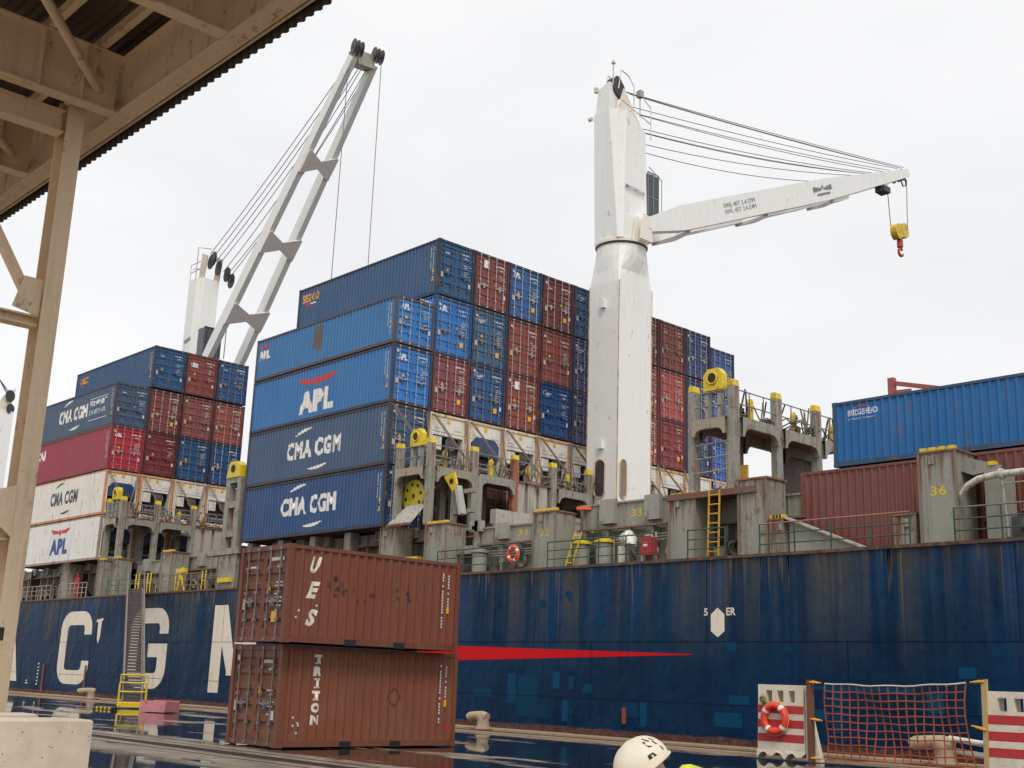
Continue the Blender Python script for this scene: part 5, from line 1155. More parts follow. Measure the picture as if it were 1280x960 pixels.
m.face([jp(0, -.05), jp(.9, .02), jp(.9, .12), jp(0, .3)]); m.face([jp(1.1, .02), jp(2.0, -.05), jp(2.0, .3), jp(1.1, .12)]); m.face([jp(.3, -.32), jp(1.7, -.32), jp(1.7, -.18), jp(.3, -.18)]); m.face([jp(.85, .15), jp(1.0, .35), jp(1.15, .15)]); part('jib_emblem', m, cr, C(110, 112, 114), FLAT, world=True)
for k, (y0, z0, f) in enumerate(((45.35, 34.2, 1.), (45.4, 34.05, .985), (45.45, 33.9, .985), (45.5, 33.4, .97), (46.3, 33.1, .93), (46.3, 32.95, .9), (46.5, 32.4, .86), (46.6, 32.1, .84), (46.6, 31.95, .84), (46.7, 31.5, .8), (46.7, 30.9, .66))):
    e = rn.lerp(tn, f)+ju*.45; wire(cr, (-40.8+(k % 3)*.2, y0, z0), e, .1+.03*k, .024, (.14, .14, .145, 1), 10)
for k in range(3): sheave(cr, tuple(tn+Vector((-.3-.35*k, .1, .05))), (1, 0, 0), .38)
m = MB(); m.tube([tuple(tn-jd*.8-ju*.3), tuple(tn-jd*.7-ju*.8), tuple(tn-jd*.3-ju*.8), tuple(tn-jd*.2-ju*.3)], .05, 5); m.box(tn.x-.5, tn.x+.2, tn.y-3.3, tn.y-2.5, tn.z-2.3, tn.z-1.9); part('tip_hanger', m, cr, (.04, .04, .045, 1), DARKM, world=True)
hk = Vector((-37.6, 69.6, 32.05))
wire(cr, tuple(tn+Vector((0, .1, -.4))), tuple(hk+Vector((.3, .55, .25))), 0, .03); wire(cr, tuple(tn+Vector((0, -2.6, -1.6))), tuple(hk+Vector((-.3, -.55, .1))), 0, .03)
m = MB()
for dy, dz, rr_ in ((-.38, -.12, .52), (.42, .16, .52)): m.disc((hk.x, hk.y+dy, hk.z+dz), (1, .1, 0), rr_, .45, 20)
m.prism([(hk.x-.2, hk.y-.5, hk.z-.6), (hk.x-.2, hk.y+.5, hk.z-.3), (hk.x-.2, hk.y+.5, hk.z+.65), (hk.x-.2, hk.y-.5, hk.z+.4)], (.44, 0, 0)); part('hook_block', m, cr, C(205, 172, 40, 1.2), YEL, world=True)
m = MB(); m.box(hk.x+.226, hk.x+.236, hk.y-.2, hk.y+.2, hk.z+.12, hk.z+.24); m.box(hk.x+.226, hk.x+.236, hk.y-.25, hk.y+.25, hk.z-.2, hk.z-.1); part('block_marking', m, cr, (.03, .03, .03, 1), FLAT, world=True)
m = MB(); m.disc((hk.x, hk.y, hk.z-.85), (0, 0, 1), .2, .5, 12); m.ring((hk.x, hk.y+.05, hk.z-1.45), (1, 0, 0), .26, .09, 16, 7, 0, -math.pi*.9, math.pi*.75); m.tube([(hk.x, hk.y, hk.z-1.05), (hk.x, hk.y, hk.z-1.3)], .09, 8); part('hook', m, cr, C(170, 50, 35), FLATW, world=True)

# second crane, jib raised
cb = thing('deck_crane', (-88.3, 46.5, 8.5), 'white deck crane behind the left stack with its jib raised steeply', 'crane', 'white deck cranes')
m = MB(); m.loft([[(-90.3, 45.2, 8.5), (-89, 45.2, 8.5), (-88.4, 45.6, 8.5), (-88.4, 47.1, 8.5), (-90.3, 47.1, 8.5)], [(-90.3, 45.2, 34.2), (-89, 45.2, 34.2), (-88.4, 45.6, 34.2), (-88.4, 47.0, 34.2), (-90.3, 47.0, 34.2)]]); part('housing', m, cb, CWH, CRANEW, world=True)
m = MB(); m.prism([(-89.5, 45.6, 34.2), (-88.6, 45.6, 34.2), (-88.3, 45.6, 36.2), (-89.2, 45.6, 36.6)], (0, .12, 0)); part('cheek_plate', m, cb, C(190, 175, 155), CRANEW, world=True); m = MB(); m.prism([(-89.5, 47.0, 34.2), (-88.6, 47.0, 34.2), (-88.3, 47.0, 36.2), (-89.2, 47.0, 36.6)], (0, .12, 0)); part('cheek_plate', m, cb, C(190, 175, 155), CRANEW, world=True)
for y, z, X in ((46.0, 35.7, -88.3), (46.3, 36.1, -88.5), (46.7, 35.3, -88.2), (47.5, 34.9, -88.1), (47.9, 34.4, -88.0)): sheave(cb, (X, y, z), (.1, 1, 0), .62)
m = MB(); m.tube([(-89.2, 45.2, 34.2), (-89.2, 45.2, 37.0), (-89.2, 46.4, 37.2)], .05, 5); m.tube([(-89.9, 45.2, 35.2), (-89.3, 45.9, 35.3)], .04, 5); m.tube([(-90.2, 45.2, 34.2), (-90.2, 45.2, 35.6), (-88.6, 45.2, 35.6)], .04, 5); m.tube([(-90.2, 45.2, 34.9), (-88.6, 45.2, 34.9)], .04, 5); part('hand_rail', m, cb, C(170, 160, 148), CRANEW, world=True)
m = MB(); m.beam((-89.0, 45.15, 28.9), (-90.0, 45.15, 28.7), .02, .25); part('builder_plate', m, cb, C(130, 130, 130), FLAT, world=True)
rn2, rf2, tn2, tf2 = Vector((-86.6, 44.95, 25.1)), Vector((-86.9, 48.1, 25.1)), Vector((-68.0, 45.3, 46.9)), Vector((-68.6, 47.6, 47.4))
jib(cb, rn2, rf2, tn2, tf2, .65, .92, .65, .48, (.22, .45, .70), None)
m = MB(); m.beam(tn2+Vector((-.2, .2, .1)), tf2+Vector((-.2, -.2, .1)), .9, 1.1); part('tip_box', m, cb, C(150, 142, 132), CRANEW, world=True)
for p in (tn2, tf2):
    for dy in (-.2, .15, .5): sheave(cb, (p.x+.3, p.y+dy, p.z+.7), (.25, 1, 0), .55)
hd = Vector((-88.2, 46.6, 36))
for k, (dy, dz) in enumerate(((-.8, .3), (-.5, .1), (-.2, -.2), (.1, -.4), (.6, -.9), (1.1, -1.5), (.9, -1.2))):
    wire(cb, (hd.x, hd.y+dy, hd.z+dz), (-68.6+.2*(k % 2), 45.6+.3*k, 47.2), .35+.1*k, .035, (.12, .12, .125, 1))
wire(cb, (-68.4, 45.2, 46.2), (-68.3, 45.0, 20), 0, .035, (.15, .15, .155, 1)); wire(cb, (-68.0, 47.9, 47.4), (-67.9, 47.9, 20), 0, .035, (.15, .15, .155, 1))
m = MB(); m.box(-88.3, -87.2, 45.5, 47.0, 27.2, 29.6); part('cab_body', m, cb, C(50, 56, 60), GLASS, world=True)
m = MB()
for y in (45.5, 46.25, 47.0): m.box(-87.22, -87.12, y-.05, y+.05, 27.1, 29.65)
for z in (27.1, 28.3, 29.55): m.box(-87.22, -87.13, 45.45, 47.05, z, z+.1)
m.tube([(-87.1, 47.4, 29.9), (-87.1, 47.4, 27.2)], .04, 5); part('cab_frame', m, cb, C(60, 60, 62), DARKM, world=True)
m = MB(); m.box(-87.21, -87.15, 45.7, 46.15, 28.45, 29.4); part('bright_pane', m, cb, C(150, 160, 155), GLASS, world=True)
# third crane far left
cc = thing('deck_crane', (-131, 46, 8.5), 'white deck crane seen behind the shed column at the far left', 'crane', 'white deck cranes')
m = MB(); m.box(-132.5, -130, 43.5, 46.2, 8.5, 28.5); part('housing', m, cc, CWH, CRANEW, world=True)
m = MB(); m.prism([(-130.5, 44.2, 28.5), (-130.5, 45.8, 28.5), (-130.5, 46.2, 31.2), (-130.5, 45.0, 30.2)], (.3, 0, 0)); part('cheek_plate', m, cc, C(200, 190, 175), CRANEW, world=True)
sheave(cc, (-130, 45.6, 30.2), (1, .4, 0), .6); sheave(cc, (-130, 45.8, 28.8), (1, .4, 0), .5)
for k in range(3): wire(cc, (-130, 45.5, 30.5-.3*k), (-136, 41.5, 38+k), 0, .05)
m = MB(); m.box(-129.99, -129.97, 44.2, 44.5, 24, 24.3); m.box(-129.99, -129.97, 44.8, 45.1, 18, 18.3); part('rust_spot', m, cc, C(200, 130, 70), FLAT, world=True)

# ------------------------------------------------------------------ gangway and quay things
g0, g1 = Vector((-53.4, 26.1, .25)), Vector((-67.3, 32.3, 6.35)); gd = (g1-g0); gl = gd.length; gdn = gd.normalized(); gs = Vector((gd.y, -gd.x, 0)).normalized()
gw = thing('gangway', tuple(g0), 'aluminium gangway stairs rising from the quay to the ship deck', 'gangway')
for s_2 in (-1, 1):
    m = MB(); m.beam(g0+gs*s_2*.42, g1+gs*s_2*.42, .06, .26); part('stringer', m, gw, C(128, 120, 112), METAL, world=True)
    m = MB(); m.tube([g0+gs*s_2*.45+Vector((0, 0, 1)), g1+gs*s_2*.45+Vector((0, 0, 1.05))], .035, 6); m.tube([g0+gs*s_2*.45+Vector((0, 0, .55)), g1+gs*s_2*.45+Vector((0, 0, .6))], .025, 6); part('hand_rail', m, gw, C(122, 112, 104), METAL, world=True)
    for i in range(8):
        p = g0.lerp(g1, (i+.2)/8)+gs*s_2*.45; m = MB(); m.tube([p, p+Vector((0, 0, 1.02))], .025, 5); part('rail_post', m, gw, C(122, 112, 104), METAL, world=True)
nst = 38
TR = MB(); TR.box(-.15, .13, -.39, .39, -.02, .02); TR.box(.11, .13, -.39, .39, .02, .1); TR = TR.mesh('tread', [METAL]); ang = math.atan2(gd.y, gd.x)
for i in range(nst):
    p = g0.lerp(g1, (i+.5)/nst); o = part('tread', TR, gw, C(84, 80, 78)); o.location = p-g0; o.rotation_euler = (0, 0, ang)
gw.location = tuple(g0)
t = thing('gangway_gate', (-52.6, 25.8, 0), 'yellow tubular cage at the foot of the gangway', 'gate')
gp = [g0-gdn*.2+gs*.6*s_2+Vector((0, 0, -.2)) for s_2 in (-1, 1)]
for zz in (.25, .75, 1.15, 1.5):
    m = MB(); m.tube([Vector((gp[0].x, gp[0].y, zz)), Vector((gp[1].x, gp[1].y, zz))], .045, 6); part('bar', m, t, YC_, YEL, world=True)
for p in gp:
    m = MB(); m.tube([(p.x, p.y, .02), (p.x, p.y, 1.5)], .034, 6); part('post', m, t, YC_, YEL, world=True)
    m = MB(); q = p+Vector((gdn.x, gdn.y, 0))*1.1; m.tube([(p.x, p.y, .12), (q.x, q.y, .12)], .06, 6); m.tube([(q.x, q.y, .1), (q.x, q.y, 1.1)], .04, 6); part('side_frame', m, t, YC_, YEL, world=True)
m = MB(); m.beam(Vector((gp[0].x, gp[0].y, .14)), Vector((gp[1].x, gp[1].y, .14)), .3, .16); part('base', m, t, YC_, YEL, world=True)
# pink sheet box
t = thing('pink_sheet_box', (-48.3, 24.6, 0), 'open pink sheet metal trough lying on the quay beside the gangway', 'trough')
a, b = Vector((-49.2, 24.4, 0)), Vector((-48.0, 24.95, 0)); d = (b-a).normalized(); n_ = Vector((-d.y, d.x, 0)); pk = C(200, 128, 134, 1.0)
m = MB(); m.loft([[a+Vector((0, 0, .03)), b+Vector((0, 0, .03)), b+n_*.03+Vector((0, 0, .5)), a+n_*.03+Vector((0, 0, .5))], [a+n_*.05+Vector((0, 0, .03)), b+n_*.05+Vector((0, 0, .03)), b+n_*.08+Vector((0, 0, .5)), a+n_*.08+Vector((0, 0, .5))]]); part('front_sheet', m, t, pk, FLATW, world=True)
m = MB(); m.beam(a+Vector((0, 0, .04))+n_*.5, b+Vector((0, 0, .04))+n_*.5, .9, .04); part('bottom_sheet', m, t, pk, FLATW, world=True)
m = MB(); e = b; m.prism([e+n_*.05+Vector((0, 0, .05)), e+n_*.95+Vector((0, 0, .05)), e+n_*.95+Vector((0, 0, .45)), e+n_*.08+Vector((0, 0, .5))], d*.03); part('end_sheet', m, t, shade(pk, .8), FLATW, world=True)
m = MB(); m.loft([[a+n_*.95+Vector((0, 0, .03)), b+n_*.95+Vector((0, 0, .03)), b+n_*.95+Vector((0, 0, .5)), a+n_*.95+Vector((0, 0, .5))], [a+n_*1.0+Vector((0, 0, .03)), b+n_*1.0+Vector((0, 0, .03)), b+n_*1.0+Vector((0, 0, .5)), a+n_*1.0+Vector((0, 0, .5))]]); part('back_sheet', m, t, pk, FLATW, world=True)
# bollards
def bollard(x, y, label, k=1., hd=(-1, 0)):
    t = thing('mooring_bollard', (x, y, 0), label, 'bollard', 'mooring bollards on the quay')
    m = MB(); n = 16; rings = []; hx, hy = hd
    for z, r_, dx in ((.05, .3, 0), (.15, .23, 0), (.3, .21, 0), (.42, .22, .05), (.52, .22, .1), (.58, .12, .14)):
        rings.append([(x+hx*dx*k+r_*k*math.cos(2*math.pi*i/n), y+hy*dx*k+r_*k*math.sin(2*math.pi*i/n), z*k+.05) for i in range(n)])
    m.loft(rings, smooth=True); part('stem', m, t, C(140, 122, 98), CONC, world=True)
    m = MB(); m.tube([(x+hx*a*k, y+hy*a*k, b*k+.05) for a, b in ((.78, .42), (.7, .47), (.4, .5), (0, .52), (-.2, .46))], .15*k, 12); part('horn', m, t, C(160, 140, 114), CONC, world=True)
    m = MB(); m.disc((x, y, .075), (0, 0, 1), .45*k, .05, 18); part('base_plate', m, t, C(90, 66, 50), PAINT_R, world=True)
bollard(-33.55, 30.1, 'pale mooring bollard right of the quay containers')
bollard(-66.0, 29.8, 'distant pale mooring bollard left of the gangway', .95, (-.68, -.73))
bollard(-15.75, 30.2, 'pale bollard with white rope behind the orange net', 1.15)
m = MB()
for z, dy in ((.75, 0), (.45, .12)): m.tube([(-15.6, 30.2+dy, z), (-14.7, 30.1+dy, z-.08), (-13.7, 29.9+dy, z+.02), (-12.8, 29.7, z+.22), (-9, 29.4, z+.9)], .075, 8)
solo('mooring_rope', m, 'thick white mooring ropes running right behind the orange net', 'rope', C(200, 192, 182, 1.3), CONC)
m = MB(); m.box(-52.6, -50.9, 24.0, 24.25, .01, .12)
solo('striped_ramp', m, 'yellow and black striped strip lying on the quay left of the gangway', 'cable ramp', (.03, .03, .03, 1), BLACK)
m = MB()
for i in range(4): m.box(-52.5+i*.4, -52.3+i*.4, 23.985, 24.0, .02, .11); m.box(-52.5+i*.4, -52.3+i*.4, 24.0, 24.25, .121, .126)
part('yellow_stripe', m, bpy.data.objects['striped_ramp'], YC_, YEL)

# striped concrete barriers
def barrier(x0, x1, y0, label, broken, lap=False):
    t = thing('concrete_barrier', ((x0+x1)/2, y0, 0), label, 'barrier', 'red and white striped concrete barriers')
    H = 1.95; nslot = 3; W = x1-x0; sw = W*.13; d = .32
    sl = [x0+W*(.2+.24*i) for i in range(nslot)]; z0, z1 = 1.5, 1.8
    m = MB()
    m.prism([(x0+.0, y0, .25), (x1, y0, .25), (x1-.02, y0, z0), (x0+.04, y0, z0)], (0, d, 0))
    m.box(x0+.04, x1-.02, y0, y0+d, z1, H)
    xs = [x0+.04]+[q for s2 in sl for q in (s2, s2+sw)]+[x1-.02]
    for i in range(0, len(xs), 2): m.box(xs[i], xs[i+1], y0, y0+d, z0, z1)
    r = random.Random(4 if broken else 9); n = 12
    for i in range(n):
        a = x0-.03+(W+.03)*i/n; b = x0-.03+(W+.03)*(i+1)/n
        za = .02+(.18*abs(math.sin(i*.9)) if broken else 0); m.prism([(a, y0-.02, za), (b, y0-.02, .02+(.18*abs(math.sin((i+1)*.9)) if broken else 0)), (b, y0, .25), (a, y0, .25)], (0, d+.04, 0))
    part('body', m, t, C(222, 212, 192, 1.25), CONC, world=True)
    m = MB(); m.prism([(x1+.005, y0+.03, .05), (x1+.005, y0+.3, .05), (x1+.005, y0+.3, 1.6), (x1+.005, y0+.05, 1.85)], (.06, 0, 0)); m.prism([(x1+.07, y0+.1, .02), (x1+.42, y0+.1, .02), (x1+.1, y0+.1, 1.3), (x1+.07, y0+.1, 1.5)], (0, .15, 0)); part('end_wedge', m, t, C(215, 208, 194, 1.25), CONC, world=True)
    for z in (1.2, .83, .46):
        m = MB(); m.box(x0+.02, x1-.02, y0-.004, y0, z, z+.21); part('red_stripe', m, t, C(172, 42, 48, 1.3), FLATW, world=True)
    return t
barrier(-20.0, -18.5, 28.0, 'red and white striped concrete barrier with a lifebuoy hung on it, broken base', True)
barrier(-13.55, -11.9, 28.0, 'red and white striped concrete barrier at the right edge of the view', False)
t = lifebuoy((-19.37, 27.9, 1.06), (0, 1, 0), .34, 'red orange lifebuoy hanging on the striped concrete barrier', .9)
m = MB(); m.ring((-19.75, 27.93, 1.55), (0, 1, .2), .08, .04, 12, 6); m.ring((-19.7, 27.93, 1.47), (.3, 1, .2), .07, .035, 12, 6); solo('rope_coil', m, 'small olive rope bundle tied to the slot above the lifebuoy', 'rope', C(120, 110, 50), ORANGE)
m = MB(); m.box(-18.36, -18.22, 27.9, 28.05, .02, 2.1); solo('steel_post', m, 'rusty steel post at the left end of the orange net', 'post', C(96, 48, 28), PAINT_R)
m = MB(); m.prism([(-13.62, 27.96, .02), (-13.52, 27.96, .02), (-13.44, 27.96, 2.22), (-13.58, 27.96, 2.2)], (0, .08, 0)); solo('wooden_post', m, 'pale wooden post at the right end of the orange net', 'post', C(176, 146, 96), CONC)
# net
net = thing('safety_net', (-15.9, 28.0, 0), 'orange rope safety net stretched between the two barriers', 'net')
OR = C(162, 74, 36, 1.0); NX, NZ = 17, 10
def npnt(i, j):
    u, v = i/NX, j/NZ
    xl, xr = -17.83+.0*v, -13.98-.10*math.sin(v*math.pi)+.16*(1-v)
    x = xl+(xr-xl)*u + .03*math.sin(v*7+i*1.7)*(1-v)
    zt = 2.02+.10*u-.07*math.sin(math.pi*u); zb = .12+.08*u
    return Vector((x, 27.98+.05*math.sin(i*.8+j*.6)+.12*math.sin(math.pi*v)*math.sin(math.pi*u), zb+(zt-zb)*v+.012*math.sin(i*1.3+j)))
for i in range(NX+1):
    m = MB()
    for j in range(NZ): a, b = npnt(i, j), npnt(i, j+1); m.beam(a, b, .030, .016, (0, 1, 0))
    part('net_strap', m, net, OR, ORANGE, world=True)
for j in range(NZ):
    m = MB()
    for i in range(NX): a, b = npnt(i, j)-Vector((0, .01, 0)), npnt(i+1, j)-Vector((0, .01, 0)); m.beam(a, b, .014, .030)
    part('net_strap', m, net, OR, ORANGE, world=True)
m = MB(); m.tube([npnt(i, NZ) for i in range(NX+1)], .022, 6); part('top_rope', m, net, C(190, 176, 160), ORANGE, world=True)
for a, b in (((-18.25, 27.9, 2.04), npnt(0, NZ)), ((-18.25, 27.9, 1.1), npnt(0, 5)), ((-18.25, 27.9, .12), npnt(0, 0)), ((-13.5, 27.95, 2.16), npnt(NX, NZ)), ((-13.5, 27.95, 1.05), npnt(NX, 5))):
    a = Vector(a); m = MB(); m.tube([a, a.lerp(b, .55)], .03, 6); m.tube([a.lerp(b, .2)+Vector((0, 0, .03)), a.lerp(b, .75)], .022, 6); part('tie_rope', m, net, C(220, 150, 30, 1.2), YEL, world=True)

# concrete blocks at bottom left
def block(x, y0, y1, z, dx, label):
    m = MB(); b = .025
    m.loft([[(x, y0, 0), (x-dx, y0, 0), (x-dx, y1, 0), (x, y1, 0)], [(x, y0, z-b), (x-dx, y0, z-b), (x-dx, y1, z-b), (x, y1, z-b)], [(x-b, y0+b, z), (x-dx+b, y0+b, z), (x-dx+b, y1-b, z), (x-b, y1-b, z)]]); solo('concrete_block', m, label, 'concrete block', C(232, 216, 192, 1.05), CONC, group='pale concrete blocks')
block(-17.7, 5.4, 8.07, 1.0, .8, 'large pitted pale concrete block at the bottom left corner'); block(-19.2, 5.2, 7.85, 1.02, .6, 'second concrete block just behind the pitted one')

# ------------------------------------------------------------------ shed (steel canopy at top left)
sh = thing('open_shed', (-21, 8, 0), 'beige steel framed shed roof overhanging the quay', 'shed')
SB = C(204, 182, 152, 1.2)
def ibeam_x(m, x0, x1, yc, z0, z1, fw, tf=.03, tw=.02):
    m.box(x0, x1, yc-fw/2, yc+fw/2, z0, z0+tf); m.box(x0, x1, yc-fw/2, yc+fw/2, z1-tf, z1); m.box(x0, x1, yc-tw/2, yc+tw/2, z0+tf, z1-tf)
def ibeam_y(m, y0, y1, xc, z0, z1, fw, tf=.03, tw=.02):
    m.box(xc-fw/2, xc+fw/2, y0, y1, z0, z0+tf); m.box(xc-fw/2, xc+fw/2, y0, y1, z1-tf, z1); m.box(xc-tw/2, xc+tw/2, y0, y1, z0+tf, z1-tf)
m = MB(); m.box(-21.03, -21.0, 7.70, 8.02, 0, 12.3); m.box(-21.5, -21.47, 7.70, 8.02, 0, 12.3); m.box(-21.469, -21.031, 7.85, 7.87, 0, 12.3)
part('column', m, sh, SB, SHED, world=True)
wword(sh, '1', .22, (-20.998, 7.55+.17, 2.15), (.01, .01, .01, 1), .09, .02, right=(0, 1, 0))
m = MB(); ibeam_x(m, -60, 10, 8.58, 12.0, 13.2, .36); part('edge_beam', m, sh, SB, SHED, world=True)
for k, x in enumerate((-12.3, -16.45, -20.62, -24.8, -29)):
    m = MB(); ibeam_y(m, 2.5, 8.39, x, 12.002, 13.2, .3)
    for y in (4.5, 5.7, 6.9, 7.7): m.box(x-.14, x+.14, y, y+.02, 12.033, 13.16)
    part('roof_beam', m, sh, SB, SHED, world=True)
for x, z in ((-21.25, 11.55), (-29.5, 11.55)):
    m = MB(); ibeam_y(m, 2.5, 7.69, x, z, z+.45, .3); part('tie_beam', m, sh, SB, SHED, world=True)
for k, y in enumerate((8.0, 7.0, 5.6, 4.2, 2.8)):
    m = MB(); ibeam_x(m, -60, 10, y, 13.22, 13.42, .14); part('purlin', m, sh, SB, SHED, world=True)
for a, b in (((-17.6, 5.6, 12.35), (-21.1, 8.45, 12.4)), ((-21.9, 5.6, 12.35), (-25.5, 8.6, 12.4)), ((-16.3, 5.6, 12.35), (-13.2, 8.3, 12.4))):
    m = MB(); m.tube([a, b], .085, 10); part('wind_brace', m, sh, SB, SHED, world=True)
    m = MB(); m.beam(Vector(b)-Vector((0, .1, .02)), Vector(b)+Vector((-.1, .15, 0)), .3, .03); part('gusset', m, sh, SB, SHED, world=True)
m = MB(); m.beam((-21.25, 5.2, 11.8), (-21.25, 7.55, 8.2), .16, .16); part('knee_brace', m, sh, SB, SHED, world=True)
m = MB(); m.prism([(-21.1, 7.2, 8.0), (-21.1, 7.69, 7.9), (-21.1, 7.69, 8.6), (-21.1, 7.35, 8.6)], (.03, 0, 0)); part('gusset', m, sh, SB, SHED, world=True)
m = MB(); ibeam_y(m, 2.5, 7.69, -21.25, 7.72, 7.92, .3); part('side_girt', m, sh, SB, SHED, world=True)
m = MB(); m.beam((-21.25, 6.0, 6.0), (-21.25, 7.6, 4.35), .22, .2); m.prism([(-21.0, 7.3, 4.2), (-21.0, 7.69, 3.9), (-21.0, 7.69, 4.8), (-21.0, 7.4, 4.7)], (.03, 0, 0)); part('knee_brace', m, sh, SB, SHED, world=True)
m = MB(); ibeam_y(m, 2.5, 7.69, -21.25, 3.85, 4.1, .3); part('side_girt', m, sh, SB, SHED, world=True)
# corrugated roof deck, ribs along X; dark colour paints in the shade underneath
m = MB(); vs = []; fs = []; y = 2.4; i = 0
while y < 8.9:
    for q, z in ((0, 0), (.05, .04), (.1, .04), (.15, 0)): vs += [(-60, y+q, 13.43+z), (10, y+q, 13.43+z)]
    y += .2
for i in range(len(vs)//2-1): fs.append((2*i, 2*i+1, 2*i+3, 2*i+2))
m.raw(vs, fs); m.box(-60, 10, 2.4, 8.9, 13.49, 13.56); part('roof_deck', m, sh, C(60, 44, 32), SHED, world=True)
m = MB(); vs = []; fs = []; x = -45.; pts = []
while x < 2:
    for q, dy in ((0, 0), (.06, .045), (.12, .045), (.18, 0)): pts.append((x+q, dy))
    x += .24
for px_, dy in pts: vs += [(px_, 8.85+dy, 13.4), (px_, 8.92+dy, 11.88)]
for i in range(len(pts)-1): fs.append((2*i, 2*i+1, 2*i+3, 2*i+2))
m.raw(vs, fs); part('edge_cladding', m, sh, C(58, 52, 48), SHED, world=True)
m = MB(); m.box(-45, 2, 8.80, 8.815, 11.97, 12.03); part('edge_trim', m, sh, SB, SHED, world=True)

# ------------------------------------------------------------------ people
SKIN = simple('skin', (.45, .25, .17, 1), .5)
def skinned(name, verts, edges, radii, parent, color, mat, sub=1):
    me = bpy.data.meshes.new(name); me.from_pydata(verts, edges, []); o = link(bpy.data.objects.new(name, me))
    sk = o.modifiers.new('skin', 'SKIN'); su = o.modifiers.new('sub', 'SUBSURF'); su.levels = sub; su.render_levels = sub
    for i, r_ in enumerate(radii): me.skin_vertices[0].data[i].radius = r_ if isinstance(r_, tuple) else (r_, r_)
    me.skin_vertices[0].data[0].use_root = True
    dg = bpy.context.evaluated_depsgraph_get(); dg.update(); m2 = bpy.data.meshes.new_from_object(o.evaluated_get(dg)); bpy.data.objects.remove(o)
    m2.materials.clear(); m2.materials.append(mat)
    for p in m2.polygons: p.use_smooth = True
    return part(name, m2, parent, color, world=True)
def ellipsoid(c, rx, ry, rz, axes=None, n=16, k=10, zmin=-1, shell=False):
    m = MB(); c = Vector(c); A = axes or (Vector((1, 0, 0)), Vector((0, 1, 0)), Vector((0, 0, 1))); rings = []
    for j in range(k+1):
        z = zmin+(1-zmin)*j/k; q = math.sqrt(max(0.0004, 1-z*z))
        rings.append([c+A[0]*rx*q*math.cos(2*math.pi*i/n)+A[1]*ry*q*math.sin(2*math.pi*i/n)+A[2]*rz*z for i in range(n)])
    m.loft(rings, smooth=True); return m
# crew member on deck, standing behind the rail
px, py = -79.4+.9, 33.6; zb = 6.1
p1 = thing('person', (px, py, zb), 'crew member in red coverall and red helmet standing at the ship rail', 'person')
V = [(px, py, zb+.95), (px, py, zb+1.2), (px, py, zb+1.45), (px, py, zb+1.56), (px-.12, py, zb+.88), (px-.14, py-.02, zb+.48), (px-.15, py, zb+.06), (px+.12, py, zb+.88), (px+.14, py-.04, zb+.48), (px+.15, py, zb+.06), (px-.22, py, zb+1.42), (px-.3, py-.08, zb+1.15), (px-.15, py-.35, zb+1.05), (px+.22, py, zb+1.42), (px+.3, py-.08, zb+1.15), (px+.15, py-.35, zb+1.05)]
Eg = [(0, 1), (1, 2), (2, 3), (0, 4), (4, 5), (5, 6), (0, 7), (7, 8), (8, 9), (2, 10), (10, 11), (11, 12), (2, 13), (13, 14), (14, 15)]
skinned('coverall', V, Eg, [.16, .16, .15, .06, .11, .08, .06, .11, .08, .06, .08, .06, .045, .08, .06, .045], p1, C(200, 24, 36, 1.2), FLATW)
part('head', ellipsoid((px, py, zb+1.66), .085, .1, .12), p1, mat=SKIN, world=True)
part('helmet', ellipsoid((px, py, zb+1.7), .14, .16, .13, zmin=0), p1, C(210, 30, 30, 1.2), FLAT, world=True)
for s_2 in (-1, 1): part('glove', ellipsoid((px+.14*s_2, py-.42, zb+1.04), .05, .07, .04), p1, C(200, 195, 185), FLAT, world=True)
# person stooping in the foreground, helmet just inside the frame
def raypt(d, rt, upv): return H_*d+R0*rt+Vector((0, 0, upv))
hc = raypt(6.9, .795, 1.335)
p2 = thing('person', tuple(raypt(6.9, 1.1, 0)), 'person in white vented helmet and yellow hi-vis jacket stooping at the bottom edge', 'person')
fw = (-R0*.25+H_*.1+Vector((0, 0, -1))).normalized()  # looking down to the left
tilt = R(38); up_h = (Vector((0, 0, 1))*math.cos(tilt)-R0*math.sin(tilt)).normalized(); back = (R0*math.cos(tilt)+Vector((0, 0, 1))*math.sin(tilt)).normalized(); sdv = up_h.cross(back)
m = ellipsoid(hc, .165, .125, .15, (back, sdv, up_h), 28, 14, -.25); part('helmet', m, p2, C(240, 228, 206, 1.5), FLAT, world=True)
m = MB(); m.tube([hc+back*.166*math.cos(2*math.pi*i/24)+sdv*.128*math.sin(2*math.pi*i/24)-up_h*.035 for i in range(25)], .008, 6); part('helmet_rim', m, p2, C(200, 190, 172, 1.3), FLAT, world=True)
def onh(a, e, r=1.012): # point on helmet surface: azimuth from back round the camera side, elevation
    return hc+(back*.165*math.cos(a)*math.cos(e)-H_*.0+sdv*.125*math.sin(a)*math.cos(e)+up_h*.15*math.sin(e))*r
sg = 1 if (sdv.dot(-H_)) > 0 else -1
for a0, e0, da, de in ((.95, .55, .07, .20), (.75, .72, .05, .16), (.62, .42, .045, .12), (.5, .6, .04, .13), (1.15, .12, .17, .1), (.55, .1, .04, .1)):
    m = MB(); m.face([onh(sg*(a0-da), e0-de), onh(sg*(a0+da), e0-de*.6), onh(sg*(a0+da*.8), e0+de), onh(sg*(a0-da*.6), e0+de*.8)]); part('vent_slot', m, p2, (.015, .015, .02, 1), BLACK, world=True)
m = MB(); m.disc(hc+back*.142-up_h*.03+sdv*sg*.03, (back-up_h*.3-H_*.4).normalized(), .036, .012, 20); part('ear_opening', m, p2, (.05, .045, .04, 1), BLACK, world=True)
part('head', ellipsoid(hc-up_h*.05, .1, .085, .125, (back, sdv, up_h)), p2, mat=SKIN, world=True)
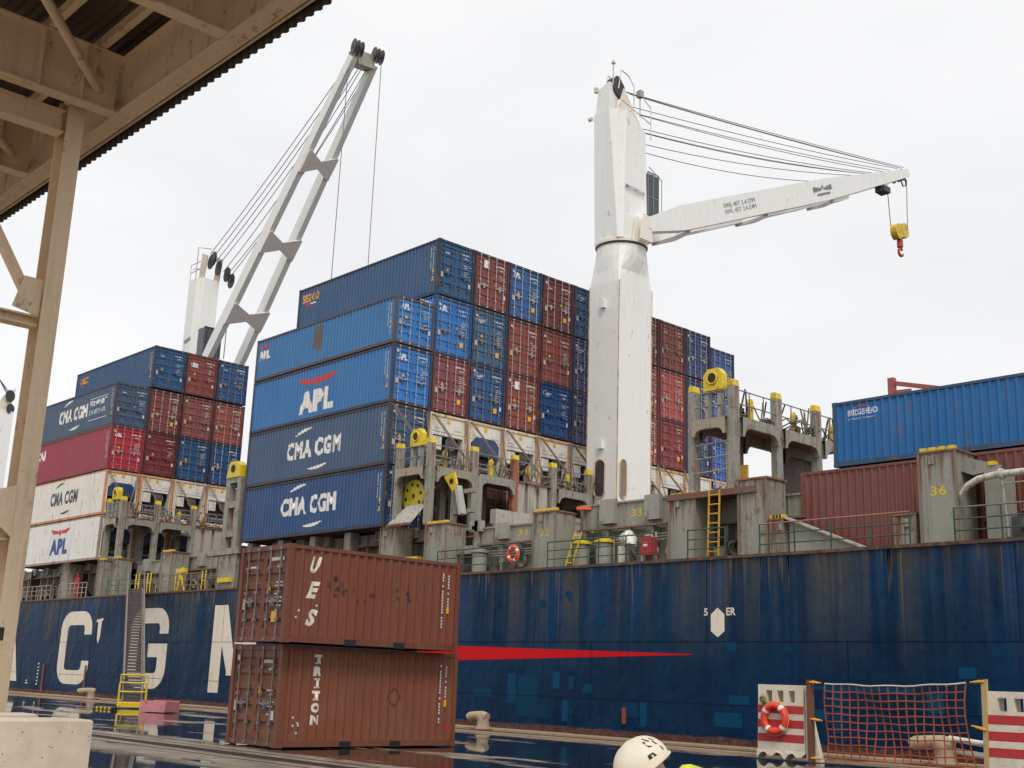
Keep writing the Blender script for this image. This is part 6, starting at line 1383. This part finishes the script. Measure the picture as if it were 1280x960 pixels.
nk = hc+back*.13-up_h*.13; sh_ = nk+R0*.2-Vector((0, 0, .13)); hp = sh_+R0*.45-Vector((0, 0, .32))
zf = 0.05
V = [hp, hp*.5+sh_*.5+Vector((0, 0, .04)), sh_, nk, sh_-H_*.2, sh_-H_*.22-Vector((0, 0, .3)), sh_-H_*.15-Vector((0, 0, .55))-R0*.1, sh_+H_*.2, sh_+H_*.22-Vector((0, 0, .3)), sh_+H_*.15-Vector((0, 0, .55))-R0*.1]
skinned('jacket', [tuple(v) for v in V], [(0, 1), (1, 2), (2, 3), (2, 4), (4, 5), (5, 6), (2, 7), (7, 8), (8, 9)], [.17, .18, .15, .07, .08, .06, .045, .08, .06, .045], p2, C(215, 225, 40, 1.3), FLATW)
V = [hp, hp-H_*.1-Vector((0, 0, .08)), hp-H_*.12-R0*.15+Vector((0, 0, .47-hp.z+.0)), hp-H_*.12+Vector((0, 0, zf-hp.z)), hp-H_*.12-R0*.18+Vector((0, 0, zf-hp.z)), hp+H_*.1-Vector((0, 0, .08)), hp+H_*.12-R0*.15+Vector((0, 0, .47-hp.z)), hp+H_*.12+Vector((0, 0, zf-hp.z)), hp+H_*.12-R0*.18+Vector((0, 0, zf-hp.z))]
skinned('trousers', [tuple(v) for v in V], [(0, 1), (1, 2), (2, 3), (3, 4), (0, 5), (5, 6), (6, 7), (7, 8)], [.16, .11, .08, .06, .045, .11, .08, .06, .045], p2, C(40, 50, 70), FLATW)
for s_2 in (-1, 1):
    hnd = sh_-H_*.13*s_2-Vector((0, 0, .63))-R0*.13; m = ellipsoid(hnd, .05, .025, .055, (R0, H_, Vector((0, 0, 1))), 10, 6)
    for k in range(4): m.tube([hnd-Vector((0, 0, .04))+R0*(.03-.02*k), hnd-Vector((0, 0, .09))+R0*(.025-.02*k), hnd-Vector((0, 0, .12))+R0*(.02-.02*k)-H_*.02*s_2], .0095, 6)
    m.tube([hnd+R0*.04, hnd+R0*.065-Vector((0, 0, .04))], .011, 6); part('hand', m, p2, mat=SKIN, world=True)
